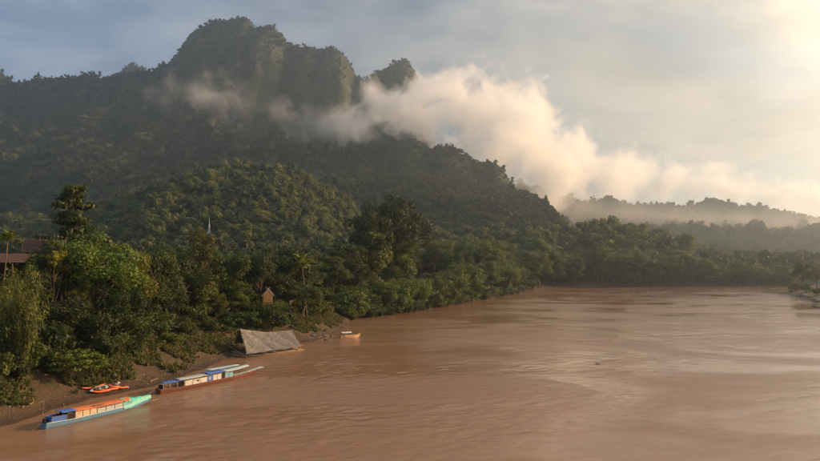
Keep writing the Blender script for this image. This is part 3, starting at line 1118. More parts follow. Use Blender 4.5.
tree('bush', 318, 318, 141, 24, 'small bush on the red soil right of the thatched roof', 'shrub', 'shrub', MIDG, var=0)
tree('bush', 240, 312, 116, 36, 'green bush at the left gable of the thatched roof', 'shrub', 'shrub', MIDG, var=2)
tree('bush', 260, 316, 132, 44, 'dark bush rising behind the thatched ridge', 'shrub', 'shrub', DARK, var=0)

tree('broad', 44, 243, 92, 40, 'dark leafy tree covering the lower part of the brown tiled roof', tint=DARK, var=2, inland=10)
tree('broad', 66, 242, 97, 48, 'green tree between the brown tiled roof and the big round tree', tint=MIDG, var=3, inland=10)
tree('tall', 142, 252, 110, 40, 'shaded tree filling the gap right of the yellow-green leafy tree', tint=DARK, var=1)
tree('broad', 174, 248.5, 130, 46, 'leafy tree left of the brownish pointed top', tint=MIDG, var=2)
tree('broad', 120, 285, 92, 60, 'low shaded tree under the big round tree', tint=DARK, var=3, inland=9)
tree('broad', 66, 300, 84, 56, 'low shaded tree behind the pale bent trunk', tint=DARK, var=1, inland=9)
ur = random.Random(44)
for i in range(90):
    px_ = ur.uniform(-5, 345)
    sh = np.interp(px_, [a_ for a_, b_ in left_px], [b_ for a_, b_ in left_px])
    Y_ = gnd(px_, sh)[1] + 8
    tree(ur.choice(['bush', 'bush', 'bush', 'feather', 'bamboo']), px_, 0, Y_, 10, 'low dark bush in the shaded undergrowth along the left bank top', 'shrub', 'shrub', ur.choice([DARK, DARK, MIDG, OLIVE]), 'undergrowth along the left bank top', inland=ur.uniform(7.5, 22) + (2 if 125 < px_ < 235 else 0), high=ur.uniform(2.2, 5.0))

# rows that read as many trees of the same look
rr = random.Random(21)
for i in range(46):
    px_ = rr.uniform(-30, 345)
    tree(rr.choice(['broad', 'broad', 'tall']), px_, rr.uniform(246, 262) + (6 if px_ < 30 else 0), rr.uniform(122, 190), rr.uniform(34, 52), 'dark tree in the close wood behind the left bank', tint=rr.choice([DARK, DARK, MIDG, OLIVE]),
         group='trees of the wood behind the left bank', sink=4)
for i in range(56):
    px_ = rr.uniform(405, 545)
    Y_ = rr.uniform(270, 430)
    if river_sd(np.array([at(px_, 270, Y_)[0]]), np.array([Y_]))[0] < 14:
        Y_ += 80
    if river_sd(np.array([at(px_, 270, Y_)[0]]), np.array([Y_]))[0] < 10:
        continue
    tree(rr.choice(['broad', 'tall', 'broad']), px_, rr.uniform(236, 258) if Y_ > 320 else rr.uniform(246, 264), Y_, rr.uniform(22, 34), 'round-crowned tree in the wood along the river point', tint=rr.choice([MIDG, OLIVE, LIME, BLUEG]),
         group='trees of the wood on the river point', sink=4)
for i in range(52):
    tt = i / 51.0
    px_ = 346 + 182 * tt + rr.uniform(-3, 3)
    sh = np.interp(px_, [a for a, b in left_px], [b for a, b in left_px])
    Y_ = gnd(px_, sh)[1]
    big = rr.uniform(0.75, 1.2)
    tree(rr.choice(['bamboo', 'bamboo', 'tall', 'broad']) if px_ > 430 else rr.choice(['bamboo', 'bush', 'broad']), px_, np.interp(px_, [346, 400, 430, 470, 512, 528], [288, 284, 274, 264, 266, 272]) + rr.uniform(-5, 8), Y_, np.interp(px_, [346, 512], [38, 26]) * big,
         'bright green thicket clump leaning over the water along the wooded point', 'waterside_thicket', 'thicket', tint=rr.choice([LIME, MIDG, LIME, (1.25, 1.45, 0.8)]), group='thicket clumps along the point', inland=rr.choice([0.8, 2.0, 5.0, 9.0]))
for i in range(40):
    px_ = 347 + 186 * i / 39.0
    sh = np.interp(px_, [a_ for a_, b_ in left_px], [b_ for a_, b_ in left_px])
    tree(rr.choice(['bush', 'bush', 'bamboo']), px_, 0, gnd(px_, sh)[1] - 2, 10, 'low overhanging bush at the waterline of the wooded point', 'waterside_bush', 'bush', rr.choice([LIME, MIDG, OLIVE]), 'bushes at the waterline of the point',
         inland=rr.choice([-1.4, -0.4, 1.2]), high=rr.uniform(3.0, 5.5))
for i in range(60):
    px_ = 525 + 268 * (i + rr.uniform(-.3, .3)) / 59.0
    Y_ = gnd(px_, np.interp(px_, [525, 560, 620, 690, 750, 800], [289.5, 288.2, 287.2, 286.6, 286.4, 286.4]))[1]
    tree(rr.choice(['broad', 'tall', 'broad', 'bamboo']), px_, np.interp(px_, [525, 600, 680, 740, 800], [256, 252, 258, 267, 270]) + rr.uniform(-6, 8), Y_, rr.uniform(15, 26), 'hazy tree in the front row along the far river bank',
         tint=rr.choice([MIDG, OLIVE, LIME, BLUEG]), group='front row of trees on the far bank', inland=rr.choice([2.0, 5.0, 10.0]))
tree('broad', 801, 262, 318, 22, 'dark bushy tree on the low right bank', tint=DARK, var=3, sink=2)
tree('broad', 816, 266, 300, 22, 'bushy tree at the right edge on the low bank', tint=OLIVE, var=2, sink=2)
for a, b, Y_, w_, l in ((795, 283, 330, 12, 'small dark shrub at the tip of the right bank'), (806, 284, 306, 14, 'low shrub below the dark bushy tree on the right bank'), (817, 288, 290, 14, 'low shrub at the right edge above the rocks')):
    tree('bush', a, b, Y_, w_, l, 'shrub', 'shrub', OLIVE)


def palm(px, top, Y, foot_dx, fr_len, n, label, tint, droop=1.0, seed=0, trunk_r=0.16, up=0.0):
    p = at(px, top, Y)
    fx, fy = p[0] + foot_dx, p[1] + 0.4
    z0 = gz(fx, fy) - 0.4
    o = thing('palm_tree', label, 'palm', (fx, fy, z0))
    top_l = np.array((p[0] - fx, p[1] - fy, p[2] - z0))
    rg = random.Random(seed)
    mb = MB()
    mb.tube([top_l * np.array((t ** 1.5, t ** 1.5, t)) for t in np.linspace(0, 1, 8)], list(np.linspace(trunk_r * 1.3, trunk_r * 0.8, 8)), 8)
    mb.part('trunk', M_BARK, o, True)
    fmb = MB()                       # one frond along +x, shared by all
    R = [Vector((fr_len * t * (1 - 0.22 * t * t), 0, fr_len * (0.55 * t - 0.95 * droop * t ** 2.2))) for t in np.linspace(0, 1, 12)]
    fmb.tube(R, list(np.linspace(0.045, 0.012, 12)), 4, False)
    for i in range(1, 12):
        for k in range(3):
            t = (i - k / 3.0) / 11
            c = Vector((fr_len * t * (1 - 0.22 * t * t), 0, fr_len * (0.55 * t - 0.95 * droop * t ** 2.2)))
            l = fr_len * 0.30 * math.sin(math.pi * min(1, 0.12 + t * 0.86)) ** 0.7
            for s in (-1, 1):
                e = c + Vector((0.35 * l, s * l * 0.85, -0.38 * l))
                wv = Vector((0.075, 0, 0.02)) * (fr_len / 3)
                fmb.quad(c - wv, c + wv, e)
    fm = fmb.mesh('frond', M_LEAF)
    for i in range(n):
        f = link('frond', fm, o, top_l)
        f.rotation_euler = (rg.uniform(-.25, .25), rg.uniform(-1.25, 0.3) - up * rg.uniform(0.3, 1), 2 * math.pi * i / n + rg.uniform(-.2, .2))
        sc = rg.uniform(0.8, 1.1)
        f.scale = (sc, sc, sc)
        f.color = (*tint, 1)
    return o


palm(302, 267, 160, 1.2, 4.8, 26, 'grey-green fan-headed palm standing above the dark trees behind the raft', (2.6, 2.1, 1.9), 0.8, 3, 0.2, up=0.3)
palm(8, 240, 82, -1.0, 2.3, 11, 'slim golden palm with a leaning trunk in front of the left roof', (1.6, 1.4, 0.7), 0.9, 4, 0.09, up=0.25)
tree('bamboo', 24, 274, 73, 34, 'olive long-leaved clump just below the veranda railing', 'bamboo_clump', 'bamboo', OLIVE, var=1, inland=6)

# grass and weeds on the bank
def tuft(seed, n, h, mat):
    r = np.random.RandomState(seed)
    mb = MB()
    for k in range(n):
        a = r.uniform(0, 6.28)
        b = np.array((math.cos(a), math.sin(a), 0)) * r.uniform(0, 0.18)
        q = np.array((math.cos(a), math.sin(a), 0)) * r.uniform(0.1, 0.5) * h
        z = h * r.uniform(0.5, 1.1)
        wv = np.array((-math.sin(a), math.cos(a), 0)) * 0.04
        m1 = b + q * 0.4 + np.array((0, 0, z * 0.7))
        mb.quad(b - wv, b + wv, m1 + wv, m1 - wv)
        mb.quad(m1 - wv, m1 + wv, b + q + np.array((0, 0, z * (0.75 if k % 2 else 1.0))))
    return bpy.data.objects.new('grass_tuft', mb.mesh('grass_tuft', mat))


def weed(seed):
    r = np.random.RandomState(seed)
    V, Q = clump_leaves(r, shell_clumps(r, 7, (0, 0, 0.25), (0.45, 0.45, 0.3), 0.15, 0.3, -0.2), 150, 0.095)
    return bpy.data.objects.new('weed', mesh_np('weed', V, Q, M_GRASS))


M_GRASS = leaf_mat('bank_grass', (0.045, 0.070, 0.014), (0.09, 0.11, 0.024), (0.12, 0.11, 0.04), False, 0.3)
GRASS_COL = bpy.data.collections.new('grass_tufts')
for i in range(5):
    GRASS_COL.objects.link(tuft(i, 40, 0.75, M_GRASS if i < 3 else M_DEAD))
for i in range(3):
    GRASS_COL.objects.link(weed(60 + i))
G_GRASS = scatter_group('scatter_grass', GRASS_COL)
rng = np.random.RandomState(31)
x, y = rng.uniform(-75, 10, 110000), rng.uniform(48, 215, 110000)
d = river_sd(x, y)
dens = sstep(fbm(x / 7.0, y / 7.0, 3) + 0.3 * sstep(d, 2, 8), 0.0, 0.3) * sstep(d, 1.0, 3.0)
k = (d > 1.0) & (d < 22) & (rng.uniform(0, 1, len(x)) < dens) & (np.abs(x) < y * 0.75 + 5)
x, y = x[k], y[k]
z = ground_h(x, y)
n = len(x)
s = rng.uniform(0.6, 1.7, n) * (0.75 + 0.5 * sstep(river_sd(x, y), 3, 12))
scatter('grass', np.stack([x, y, z - 0.03], 1), np.stack([s, s, s], 1), np.stack([rng.normal(0, .2, n), rng.normal(0, .2, n), rng.uniform(0, 6.28, n)], 1), 8, G_GRASS, 'weeds and dry grass on the muddy left bank', 12)

# stones, twigs and leaf litter washed onto the mud
LITTER_COL = bpy.data.collections.new('bank_litter')
lr = np.random.RandomState(3)
for i in range(3):
    mb = MB()
    mb.loft([[(0.16 * math.sin(th) * math.cos(a_) * lr.uniform(.7, 1.2), 0.13 * math.sin(th) * math.sin(a_) * lr.uniform(.7, 1.2), 0.08 * math.cos(th)) for a_ in np.linspace(0, 2 * np.pi, 8)[:-1]] for th in np.linspace(0.1, math.pi - 0.1, 5)], True, True)
    LITTER_COL.objects.link(bpy.data.objects.new('pebble', mb.mesh('pebble', plain('pebble_%s' % 'abc'[i], (0.10 + 0.05 * i, 0.08 + 0.04 * i, 0.06 + 0.03 * i), 0.8))))
for i in range(3):
    mb = MB().tube([(-0.6, 0, 0.02), (-0.1, 0.08 * (i - 1), 0.06), (0.6, 0, 0.03)], [0.03, 0.025, 0.01], 5).tube([(-0.1, 0.08 * (i - 1), 0.06), (0.15, 0.25, 0.12)], [0.015, 0.006], 4)
    LITTER_COL.objects.link(bpy.data.objects.new('twig', mb.mesh('twig', M_BARK_PALE if i else M_BARK)))
G_LITTER = scatter_group('scatter_litter', LITTER_COL)
rng = np.random.RandomState(61)
x, y = rng.uniform(-60, 0, 40000), rng.uniform(55, 200, 40000)
d = river_sd(x, y)
k = (d > 0.2) & (d < 11) & (rng.uniform(0, 1, len(x)) < 0.10 + 0.5 * sstep(fbm(x / 4.0, y / 4.0 + 60, 2), 0.05, 0.5)) & (np.abs(x) < y * 0.72)
x, y = x[k], y[k]
n = len(x)
s = rng.uniform(0.4, 1.5, n)
scatter('bank_litter', np.stack([x, y, ground_h(x, y)], 1), np.stack([s, s, s], 1), np.stack([rng.normal(0, .2, n), rng.normal(0, .2, n), rng.uniform(0, 6.28, n)], 1), 6, G_LITTER, 'stones and twigs washed onto the muddy left bank', 13)

# ------------------------------------------------------------------ paint, wood and cloth
M_BLUE = plain('blue_paint', (0.045, 0.13, 0.42), 0.55, 0.25, 1.2, 0.3, 0.2, 6, (0.16, 0.13, 0.10), 0.75)
M_HULLBLUE = plain('grey_blue_hull_paint', (0.10, 0.22, 0.34), 0.6, 0.25, 0.9, 0.3, 0.3, 5, (0.20, 0.14, 0.09), 0.75)
M_CREAM = plain('cream_board', (0.50, 0.40, 0.26), 0.7, 0.25, 1.3, 0.2, 0.2, 6, (0.28, 0.19, 0.11), 0.75)
M_WHITE = plain('white_board', (0.52, 0.50, 0.46), 0.65, 0.25, 1.1, 0.3, 0.2, 6, (0.30, 0.24, 0.18), 0.75)
M_SILVER = plain('grey_silver_sheet', (0.36, 0.38, 0.38), 0.45, 0.3, 1.6, 0.4, 0.5, 4, (0.16, 0.13, 0.10), 0.5)
M_SKYB = plain('sky_blue_paint', (0.17, 0.36, 0.47), 0.6, 0.2, 1.2, 0.3, 0.2, 6, (0.20, 0.16, 0.12), 0.75)
M_PALEB = plain('pale_blue_roof_sheet', (0.38, 0.52, 0.55), 0.5, 0.2, 0.8, 0.35, 0.3, 5, (0.26, 0.23, 0.2), 0.5)
M_ORANGE = plain('orange_tarpaulin', (0.50, 0.14, 0.045), 0.6, 0.3, 0.9, 0.3, 0.6, 2.5, (0.30, 0.14, 0.07), 0.75)
M_TEAL = plain('teal_tarpaulin', (0.042, 0.38, 0.31), 0.45, 0.3, 1.3, 0.4, 0.9, 2.0, (0.10, 0.30, 0.24), 0.4)
M_REDHULL = plain('red_brown_hull_paint', (0.14, 0.045, 0.032), 0.6, 0.3, 0.8, 0.3, 0.3, 5, (0.11, 0.07, 0.05), 0.6)
M_WOOD = plain('weathered_wood', (0.20, 0.14, 0.09), 0.85, 0.35, 1.8, 0.15, 0.6, 7)
M_PALEWOOD = plain('pale_bamboo', (0.42, 0.31, 0.18), 0.75, 0.3, 1.5, 0.2, 0.4, 8)
M_DARKIN = plain('dark_board_and_shade', (0.035, 0.03, 0.027), 0.9, 0.3, 2.0, 0.1)  # dark boards and marks; also the shade painted into openings
M_THATCH = plain('grey_thatch', (0.28, 0.25, 0.225), 0.95, 0.6, 1.3, 0.05, 0.8, 9, (0.14, 0.11, 0.08), 0.5)
M_KAYAK = plain('orange_plastic', (0.72, 0.13, 0.03), 0.4, 0.12, 1.5, 0.45)
M_KAYAKG = plain('grey_plastic', (0.20, 0.22, 0.22), 0.45, 0.15, 1.5, 0.4)
M_KAYAKR = plain('red_orange_plastic', (0.75, 0.19, 0.06), 0.4, 0.12, 1.5, 0.45)
M_BLACK = plain('black_rubber', (0.02, 0.02, 0.02), 0.6, 0.2, 2, 0.3)
M_TILE = plain('red_brown_roof_tile', (0.11, 0.062, 0.046), 0.8, 0.35, 1.6, 0.15, 0.5, 6, (0.10, 0.07, 0.05), 0.5)
M_TEAKWALL = plain('teak_wall', (0.06, 0.038, 0.026), 0.8, 0.3, 1.2, 0.15, 0.3, 6)
M_HUTWOOD = plain('orange_brown_board', (0.75, 0.36, 0.14), 0.75, 0.2, 1.6, 0.2)
M_STUPA = plain('whitewashed_masonry', (0.45, 0.45, 0.44), 0.8, 0.15, 0.8, 0.2, 0, 1, (0.35, 0.34, 0.3), 0.3)
M_STONE = plain('river_stone', (0.12, 0.10, 0.085), 0.85, 0.4, 1.2, 0.2, 0.6, 3)


# ------------------------------------------------------------------ the two long river boats
def hull_profile(L, B, x):
    """half width, sheer height and keel height along the hull (x from -L/2 stern to L/2 bow)"""
    t = (x + L / 2) / L
    w_ = B / 2 * (0.66 + 0.34 * sstep(t, 0, 0.3)) * (1 - 0.84 * sstep(t, 0.62, 1.0))
    sheer = 0.50 + 0.42 * max(0, (t - 0.68) / 0.32) ** 2 + 0.14 * max(0, (0.15 - t) / 0.15)
    keel = -0.28 + 0.60 * max(0, (t - 0.74) / 0.26) ** 1.7 + 0.10 * max(0, (0.1 - t) / 0.1)
    return w_, sheer, keel


def make_hull(o, L, B, mat, mat_rail, mat_in):
    outer, floor, rail = MB(), MB(), {-1: [], 1: []}
    ringsO, ringsF = [], []
    for x in np.linspace(-L / 2, L / 2, 34):
        w_, s, k = hull_profile(L, B, x)
        ringsO.append([(x, -w_ + 0.03, s - 0.03), (x, -w_, s), (x, -w_ * 0.96, s * 0.5 + k * 0.5), (x, -w_ * 0.70, k + 0.04), (x, 0, k), (x, w_ * 0.70, k + 0.04), (x, w_ * 0.96, s * 0.5 + k * 0.5), (x, w_, s), (x, w_ - 0.03, s - 0.03)])
        fz = max(k + 0.14, 0.16)
        fz = min(fz, s - 0.1)
        ringsF.append([(x, -w_ * 0.94, fz), (x, w_ * 0.94, fz)])
        for sg in (-1, 1):
            rail[sg].append((x, sg * w_, s + 0.015))
    outer.loft(ringsO)
    b = len(outer.v)
    outer.f.append(tuple(range(9)))
    outer.f.append(tuple(range(b - 9, b))[::-1])
    outer.part('hull', mat, o, False)
    floor.loft(ringsF).part('floor', mat_in, o)
    for sg in (-1, 1):
        MB().tube(rail[sg], 0.045, 6).part('gunwale', mat_rail, o, True)
        for f in (0.3, 0.62):
            MB().tube([(x, sg * (w_ * (1.0 - 0.02 * f) + 0.004), s - (s - k) * 0.5 * f) for x in np.linspace(-L / 2, L / 2 - 0.2, 26) for w_, s, k in [hull_profile(L, B, x)]], 0.016, 4).part('strake', mat, o)


def side_panel(o, L, B, x0, x1, h0, h1, mat, side, name='side_panel', inset=0.05):
    mb = MB()
    for a, b in zip(np.linspace(x0, x1, 4)[:-1], np.linspace(x0, x1, 4)[1:]):
        pa, pb = hull_profile(L, B, a), hull_profile(L, B, b)
        ya, yb = side * (pa[0] - inset), side * (pb[0] - inset)
        t = side * 0.03
        A = [(a, ya, pa[1] + h0), (b, yb, pb[1] + h0), (b, yb, pb[1] + h1), (a, ya, pa[1] + h1)]
        Bq = [(p[0], p[1] - t, p[2]) for p in A]
        mb.loft([A, Bq], True, True)
    pt = mb.part(name, mat, o)
    pa = hull_profile(L, B, x0)
    MB().box((x0 + 0.02, side * (pa[0] - inset + 0.012), pa[1] + (h0 + h1) / 2), (0.05, 0.03, h1 - h0)).box(((x0 + x1) / 2, side * (hull_profile(L, B, (x0 + x1) / 2)[0] - inset + 0.010), hull_profile(L, B, (x0 + x1) / 2)[1] + h1 - 0.03), ((x1 - x0) * 0.96, 0.02, 0.045)).part('batten', M_WOOD, pt)
    return pt


def roof_sheet(o, L, B, x0, x1, z0, z1, crown, over, mat, name='roof', sag=0.0, seed=1, n=12, y0=-1.0, y1=1.0, th=0.04):
    rg = np.random.RandomState(seed)
    top = []
    for i, x in enumerate(np.linspace(x0, x1, n)):
        w_, s, k = hull_profile(L, B, x)
        zc = z0 + (z1 - z0) * i / (n - 1) - sag * math.sin(math.pi * i / (n - 1)) + rg.normal(0, 0.012)
        top.append([(x, (w_ + over) * v, zc + crown * (1 - v * v) + rg.normal(0, 0.01)) for v in np.linspace(y0, y1, 7)])
    mb = MB()
    rings = [r + [(p[0], p[1], p[2] - th) for p in r[::-1]] for r in top]
    mb.loft(rings, True, True)
    return mb.part(name, mat, o, True)


def posts(o, L, B, xs, ztop, mat, inset=0.06):
    for x in xs:
        w_, s, k = hull_profile(L, B, x)
        for sg in (-1, 1):
            MB().tube([(x, sg * (w_ - inset), s - 0.3), (x, sg * (w_ - inset), ztop)], 0.035, 6).part('post', mat, o)


def boat_root(px0, py0, px1, py1, name, label, cat):
    a, b = gnd(px0, py0), gnd(px1, py1)
    c = (a + b) / 2
    dv = b - a
    return thing(name, label, cat, (c[0], c[1], 0.0), math.atan2(dv[1], dv[0])), float(np.linalg.norm(dv))


o, L = boat_root(43, 429, 150, 403, 'long_river_boat', 'long blue-hulled river boat with orange roof tarpaulin and teal covered bow', 'boat')
B = 1.75
k = L / 14.0
make_hull(o, L, B, M_HULLBLUE, M_PALEB, M_WOOD)
for sd_ in (-1, 1):
    side_panel(o, L, B, -6.4 * k, -4.75 * k, 0.02, 0.62, M_BLUE, sd_, 'stern_panel')
    side_panel(o, L, B, -4.72 * k, -3.85 * k, 0.02, 0.78, M_DARKIN, sd_, 'opening_shade_panel')  # near-black board painted as the shade inside an opening
    for a in (-3.82, -2.93, -2.04):
        side_panel(o, L, B, a * k, (a + 0.86) * k, 0.02, 0.80, M_CREAM, sd_)
    for a in (-1.12, 0.04, 1.2):
        side_panel(o, L, B, a * k, (a + 1.12) * k, 0.02, 0.60, M_SILVER, sd_)
    side_panel(o, L, B, 2.36 * k, 3.9 * k, -0.02, 0.42, M_SKYB, sd_)
    side_panel(o, L, B, -1.10 * k, 2.34 * k, 0.62, 0.76, M_WOOD, sd_, 'roof_rail', 0.06)
wS = hull_profile(L, B, -6.4 * k)[0] - 0.06
MB().box((-6.42 * k, 0, 0.86), (0.04, 2 * wS, 0.66)).part('stern_board', M_BLUE, o)
roof_sheet(o, L, B, -5.3 * k, -3.75 * k, 1.44, 1.44, 0.10, 0.05, M_BLUE, 'stern_roof')
roof_sheet(o, L, B, -3.95 * k, 3.5 * k, 1.38, 1.22, 0.16, 0.08, M_ORANGE, 'roof_tarpaulin', 0.05, 2, 22)
MB().box((-0.9 * k, -0.72, 1.44), (1.3, 0.3, 0.05), ry=0.02).part('roof_mat', M_WOOD, o)
# the bow under its tarpaulin
rings = []
rg = np.random.RandomState(4)
for i, t_ in enumerate(np.linspace(0, 1, 16)):
    x_ = (2.5 + 4.5 * t_) * k
    w_, s_, k_ = hull_profile(L, B, min(x_, L / 2))
    pk = 0.86 * (1 - t_) ** 1.05 + 0.16
    rings.append([(x_, (w_ + 0.10) * v, s_ - 0.24 * abs(v) ** 3 + pk * (1 - abs(v) ** 1.7) + rg.normal(0, 0.025)) for v in np.linspace(-1, 1, 11)])
MB().loft(rings).part('bow_tarpaulin', M_TEAL, o, False)
posts(o, L, B, [-5.2 * k, -3.7 * k, -1.1 * k, 1.2 * k, 3.3 * k], 1.3, M_WOOD, 0.12)
MB().tube([(-6.95 * k, 0.3, 0.3), (-6.8 * k, 0.32, 3.0)], 0.03, 6).part('mooring_pole', M_WOOD, o)
MB().box((-6.72 * k, 0.1, 0.75), (0.4, 0.42, 0.42)).box((-6.72 * k, 0.1, 1.0), (0.25, 0.3, 0.12)).part('engine', M_BLACK, o)
MB().tube([(-6.8 * k, 0.1, 0.8), (-8.0 * k, 0.3, 0.05)], 0.035, 6).part('propeller_shaft', M_WOOD, o)

o, L = boat_root(158, 394, 258, 373.5, 'long_river_boat', 'long red-brown river boat with white and blue side boards and pale blue roof', 'boat')
B = 1.8


def bx2(zx):                           # position along the boat from its place in the picture
    f = (zx - 90) / 635.0
    return -L / 2 + L * f * 84 / (101 - 17 * f)


make_hull(o, L, B, M_REDHULL, M_WOOD, M_WOOD)
for sd_ in (-1, 1):
    e = np.linspace(bx2(240), bx2(380), 4)
    for a, b in zip(e[:-1], e[1:]):
        side_panel(o, L, B, a + 0.01, b - 0.01, 0.05, 0.80, M_WHITE, sd_)
    side_panel(o, L, B, bx2(381), bx2(415), 0.05, 0.92, M_BLUE, sd_)
    side_panel(o, L, B, bx2(416), bx2(442), 0.05, 0.90, M_WHITE, sd_)
    side_panel(o, L, B, bx2(443), bx2(470), 0.05, 0.90, M_WHITE, sd_)
    side_panel(o, L, B, bx2(471), bx2(491), 0.05, 0.95, M_DARKIN, sd_, 'opening_shade_panel')  # black board standing in for a shaded opening
    side_panel(o, L, B, bx2(492), bx2(518), 0.05, 0.95, M_SKYB, sd_)
    side_panel(o, L, B, bx2(519), bx2(545), 0.05, 0.80, M_SKYB, sd_)
# white emblem on the blue board, dark mark on the white one
xe = (bx2(381) + bx2(415)) / 2
we, se, _ = hull_profile(L, B, xe)
em = MB()
for a in range(8):
    t0, t1 = 2 * math.pi * a / 8, 2 * math.pi * (a + 1) / 8
    em.quad(*[(xe + r_ * math.cos(t_), -(we - 0.05) - 0.012, se + 0.46 + r_ * math.sin(t_)) for r_, t_ in ((0.13, t0), (0.22, t0), (0.22, t1), (0.13, t1))])
em.quad((xe - 0.07, -(we - 0.05) - 0.012, se + 0.39), (xe + 0.07, -(we - 0.05) - 0.012, se + 0.39), (xe, -(we - 0.05) - 0.012, se + 0.55))
em.part('emblem', M_WHITE, o)
xm = bx2(320)
wm, sm, _ = hull_profile(L, B, xm)
MB().quad((xm - 0.3, -(wm - 0.05) - 0.012, sm + 0.55), (xm + 0.35, -(wm - 0.05) - 0.012, sm + 0.60), (xm + 0.05, -(wm - 0.05) - 0.012, sm + 0.28)).part('dark_mark', M_DARKIN, o)
roof_sheet(o, L, B, bx2(105), bx2(238), 1.42, 1.46, 0.10, 0.08, M_BLUE, 'stern_roof', 0.05, 5)
roof_sheet(o, L, B, bx2(200), bx2(384), 1.52, 1.50, 0.12, 0.06, M_SILVER, 'roof', 0.04, 6)
roof_sheet(o, L, B, bx2(382), bx2(492), 1.60, 1.60, 0.16, 0.08, M_BLUE, 'blue_roof', 0.03, 7)
roof_sheet(o, L, B, bx2(488), bx2(655), 1.52, 1.66, 0.10, 0.20, M_PALEB, 'bow_roof', 0.03, 8)
roof_sheet(o, L, B, bx2(425), bx2(610), 1.90, 1.92, 0.03, 0.25, M_PALEB, 'raised_roof_sheet', 0.02, 9, 12, 0.1, 1.5)
posts(o, L, B, [bx2(108), bx2(150), bx2(195), bx2(238)], 1.42, M_WHITE)
posts(o, L, B, [bx2(382), bx2(470), bx2(492), bx2(545), bx2(590), bx2(640)], 1.52, M_WOOD, 0.1)
MB().box((bx2(112), 0, 0.85), (0.3, 1.0, 0.5)).part('engine_box', M_DARKIN, o)
mb = MB()
rings = []
for x_ in np.linspace(bx2(560), L / 2 + 0.9, 10):
    w_, s_, _ = hull_profile(L, B, min(x_, L / 2))
    w2 = max(w_, 0.42)
    zt = s_ + 0.03 + (0.05 * max(0, x_ - L / 2))
    rings.append([(x_, -w2, zt), (x_, w2, zt), (x_, w2, zt - 0.05), (x_, -w2, zt - 0.05)])
mb.loft(rings, True, True).part('bow_deck', M_PALEB, o)
MB().tube([(-L / 2 - 0.2, 0.2, 0.7), (-L / 2 - 1.6, 0.35, 0.0)], 0.04, 6).part('propeller_shaft', M_WOOD, o)

# mooring lines and what lies on the decks
for (a, b, c_, d_, lab) in ((152, 401, 170, 384, 'mooring line from the teal bow to the bank'), (260, 370, 250, 357, 'mooring line from the red boat bow to the bank')):
    p0, p1 = gnd(a, b, 0.75), gnd(c_, d_, 0.5)
    p1[2] = gz(p1[0], p1[1])
    cc = (p0 + p1) / 2
    link('rope', MB().tube([p0 - cc, (p0 - cc) * 0.5 - np.array((0, 0, 0.12)), -np.array((0, 0, 0.18)), (p1 - cc) * 0.5 - np.array((0, 0, 0.12)), p1 - cc], 0.02, 5).mesh('rope', M_PALEWOOD), None, cc, label=lab, category='rope')

# ------------------------------------------------------------------ thatched raft
eL, eR = gnd(247, 353, 0.85), gnd(300, 346.5, 0.75)
rL, rR = at(240.5, 329, eL[1] + 4.6), at(291, 330.5, eR[1] + 4.6)
org = np.array(((eL[0] + eR[0]) / 2, (eL[1] + eR[1]) / 2, 0.0))
o = thing('thatched_raft', 'grey thatched roof shelter on a pole raft moored at the muddy bank', 'raft', org)
eL, eR, rL, rR = eL - org, eR - org, rL - org, rR - org
bL, bR = rL + (rL - eL) * np.array((0.75, 0.75, 0)) + np.array((0, 0, eL[2] - rL[2] + 0.9)), rR + (rR - eR) * np.array((0.75, 0.75, 0)) + np.array((0, 0, eR[2] - rR[2] + 0.9))
rg = np.random.RandomState(8)


def thatch(a0, a1, b0, b1, sag, name):
    """rows of overlapping straw from the ridge a0-a1 down to the eave b0-b1"""
    V = []
    nrow = 17
    nrm = np.cross(a1 - a0, b0 - a0)
    nrm /= np.linalg.norm(nrm)
    if nrm[2] < 0:
        nrm = -nrm
    mb = MB()
    # solid under-layer
    G = [[a0 + (a1 - a0) * u + (b0 + (b1 - b0) * u - a0 - (a1 - a0) * u) * v - np.array((0, 0, sag * math.sin(math.pi * u) * (1 - 0.6 * v))) for u in np.linspace(0, 1, 10)] for v in np.linspace(0, 1, 6)]
    mb.loft(G)
    mb.loft([[p - nrm * 0.16 for p in r] for r in G])
    for r_ in range(nrow):
        v0 = r_ / nrow
        for j in range(130):
            u = (j + rg.uniform(0, 1)) / 130 * 1.02 - 0.01 + rg.normal(0, 0.004)
            v1 = min(v0 + rg.uniform(0.07, 0.16), 1.03 + 0.05 * math.sin(u * 23) * math.sin(u * 9) + rg.uniform(0, 0.05))
            def P(u_, v_):
                return a0 + (a1 - a0) * u_ + (b0 + (b1 - b0) * u_ - a0 - (a1 - a0) * u_) * v_ - np.array((0, 0, sag * math.sin(math.pi * min(max(u_, 0), 1)) * (1 - 0.6 * v_)))
            w_ = rg.uniform(0.002, 0.006)
            lift = nrm * (rg.uniform(0.03, 0.20) + 0.10 * math.sin(u * 31 + v0 * 9) * math.sin(v0 * 17 + u * 7))
            u2 = u + rg.normal(0, 0.004)
            mb.quad(P(u - w_, v0) + nrm * 0.01, P(u + w_, v0) + nrm * 0.01, P(u2 + w_, v1) + lift, P(u2 - w_, v1) + lift)
    return mb.part(name, M_THATCH, o)


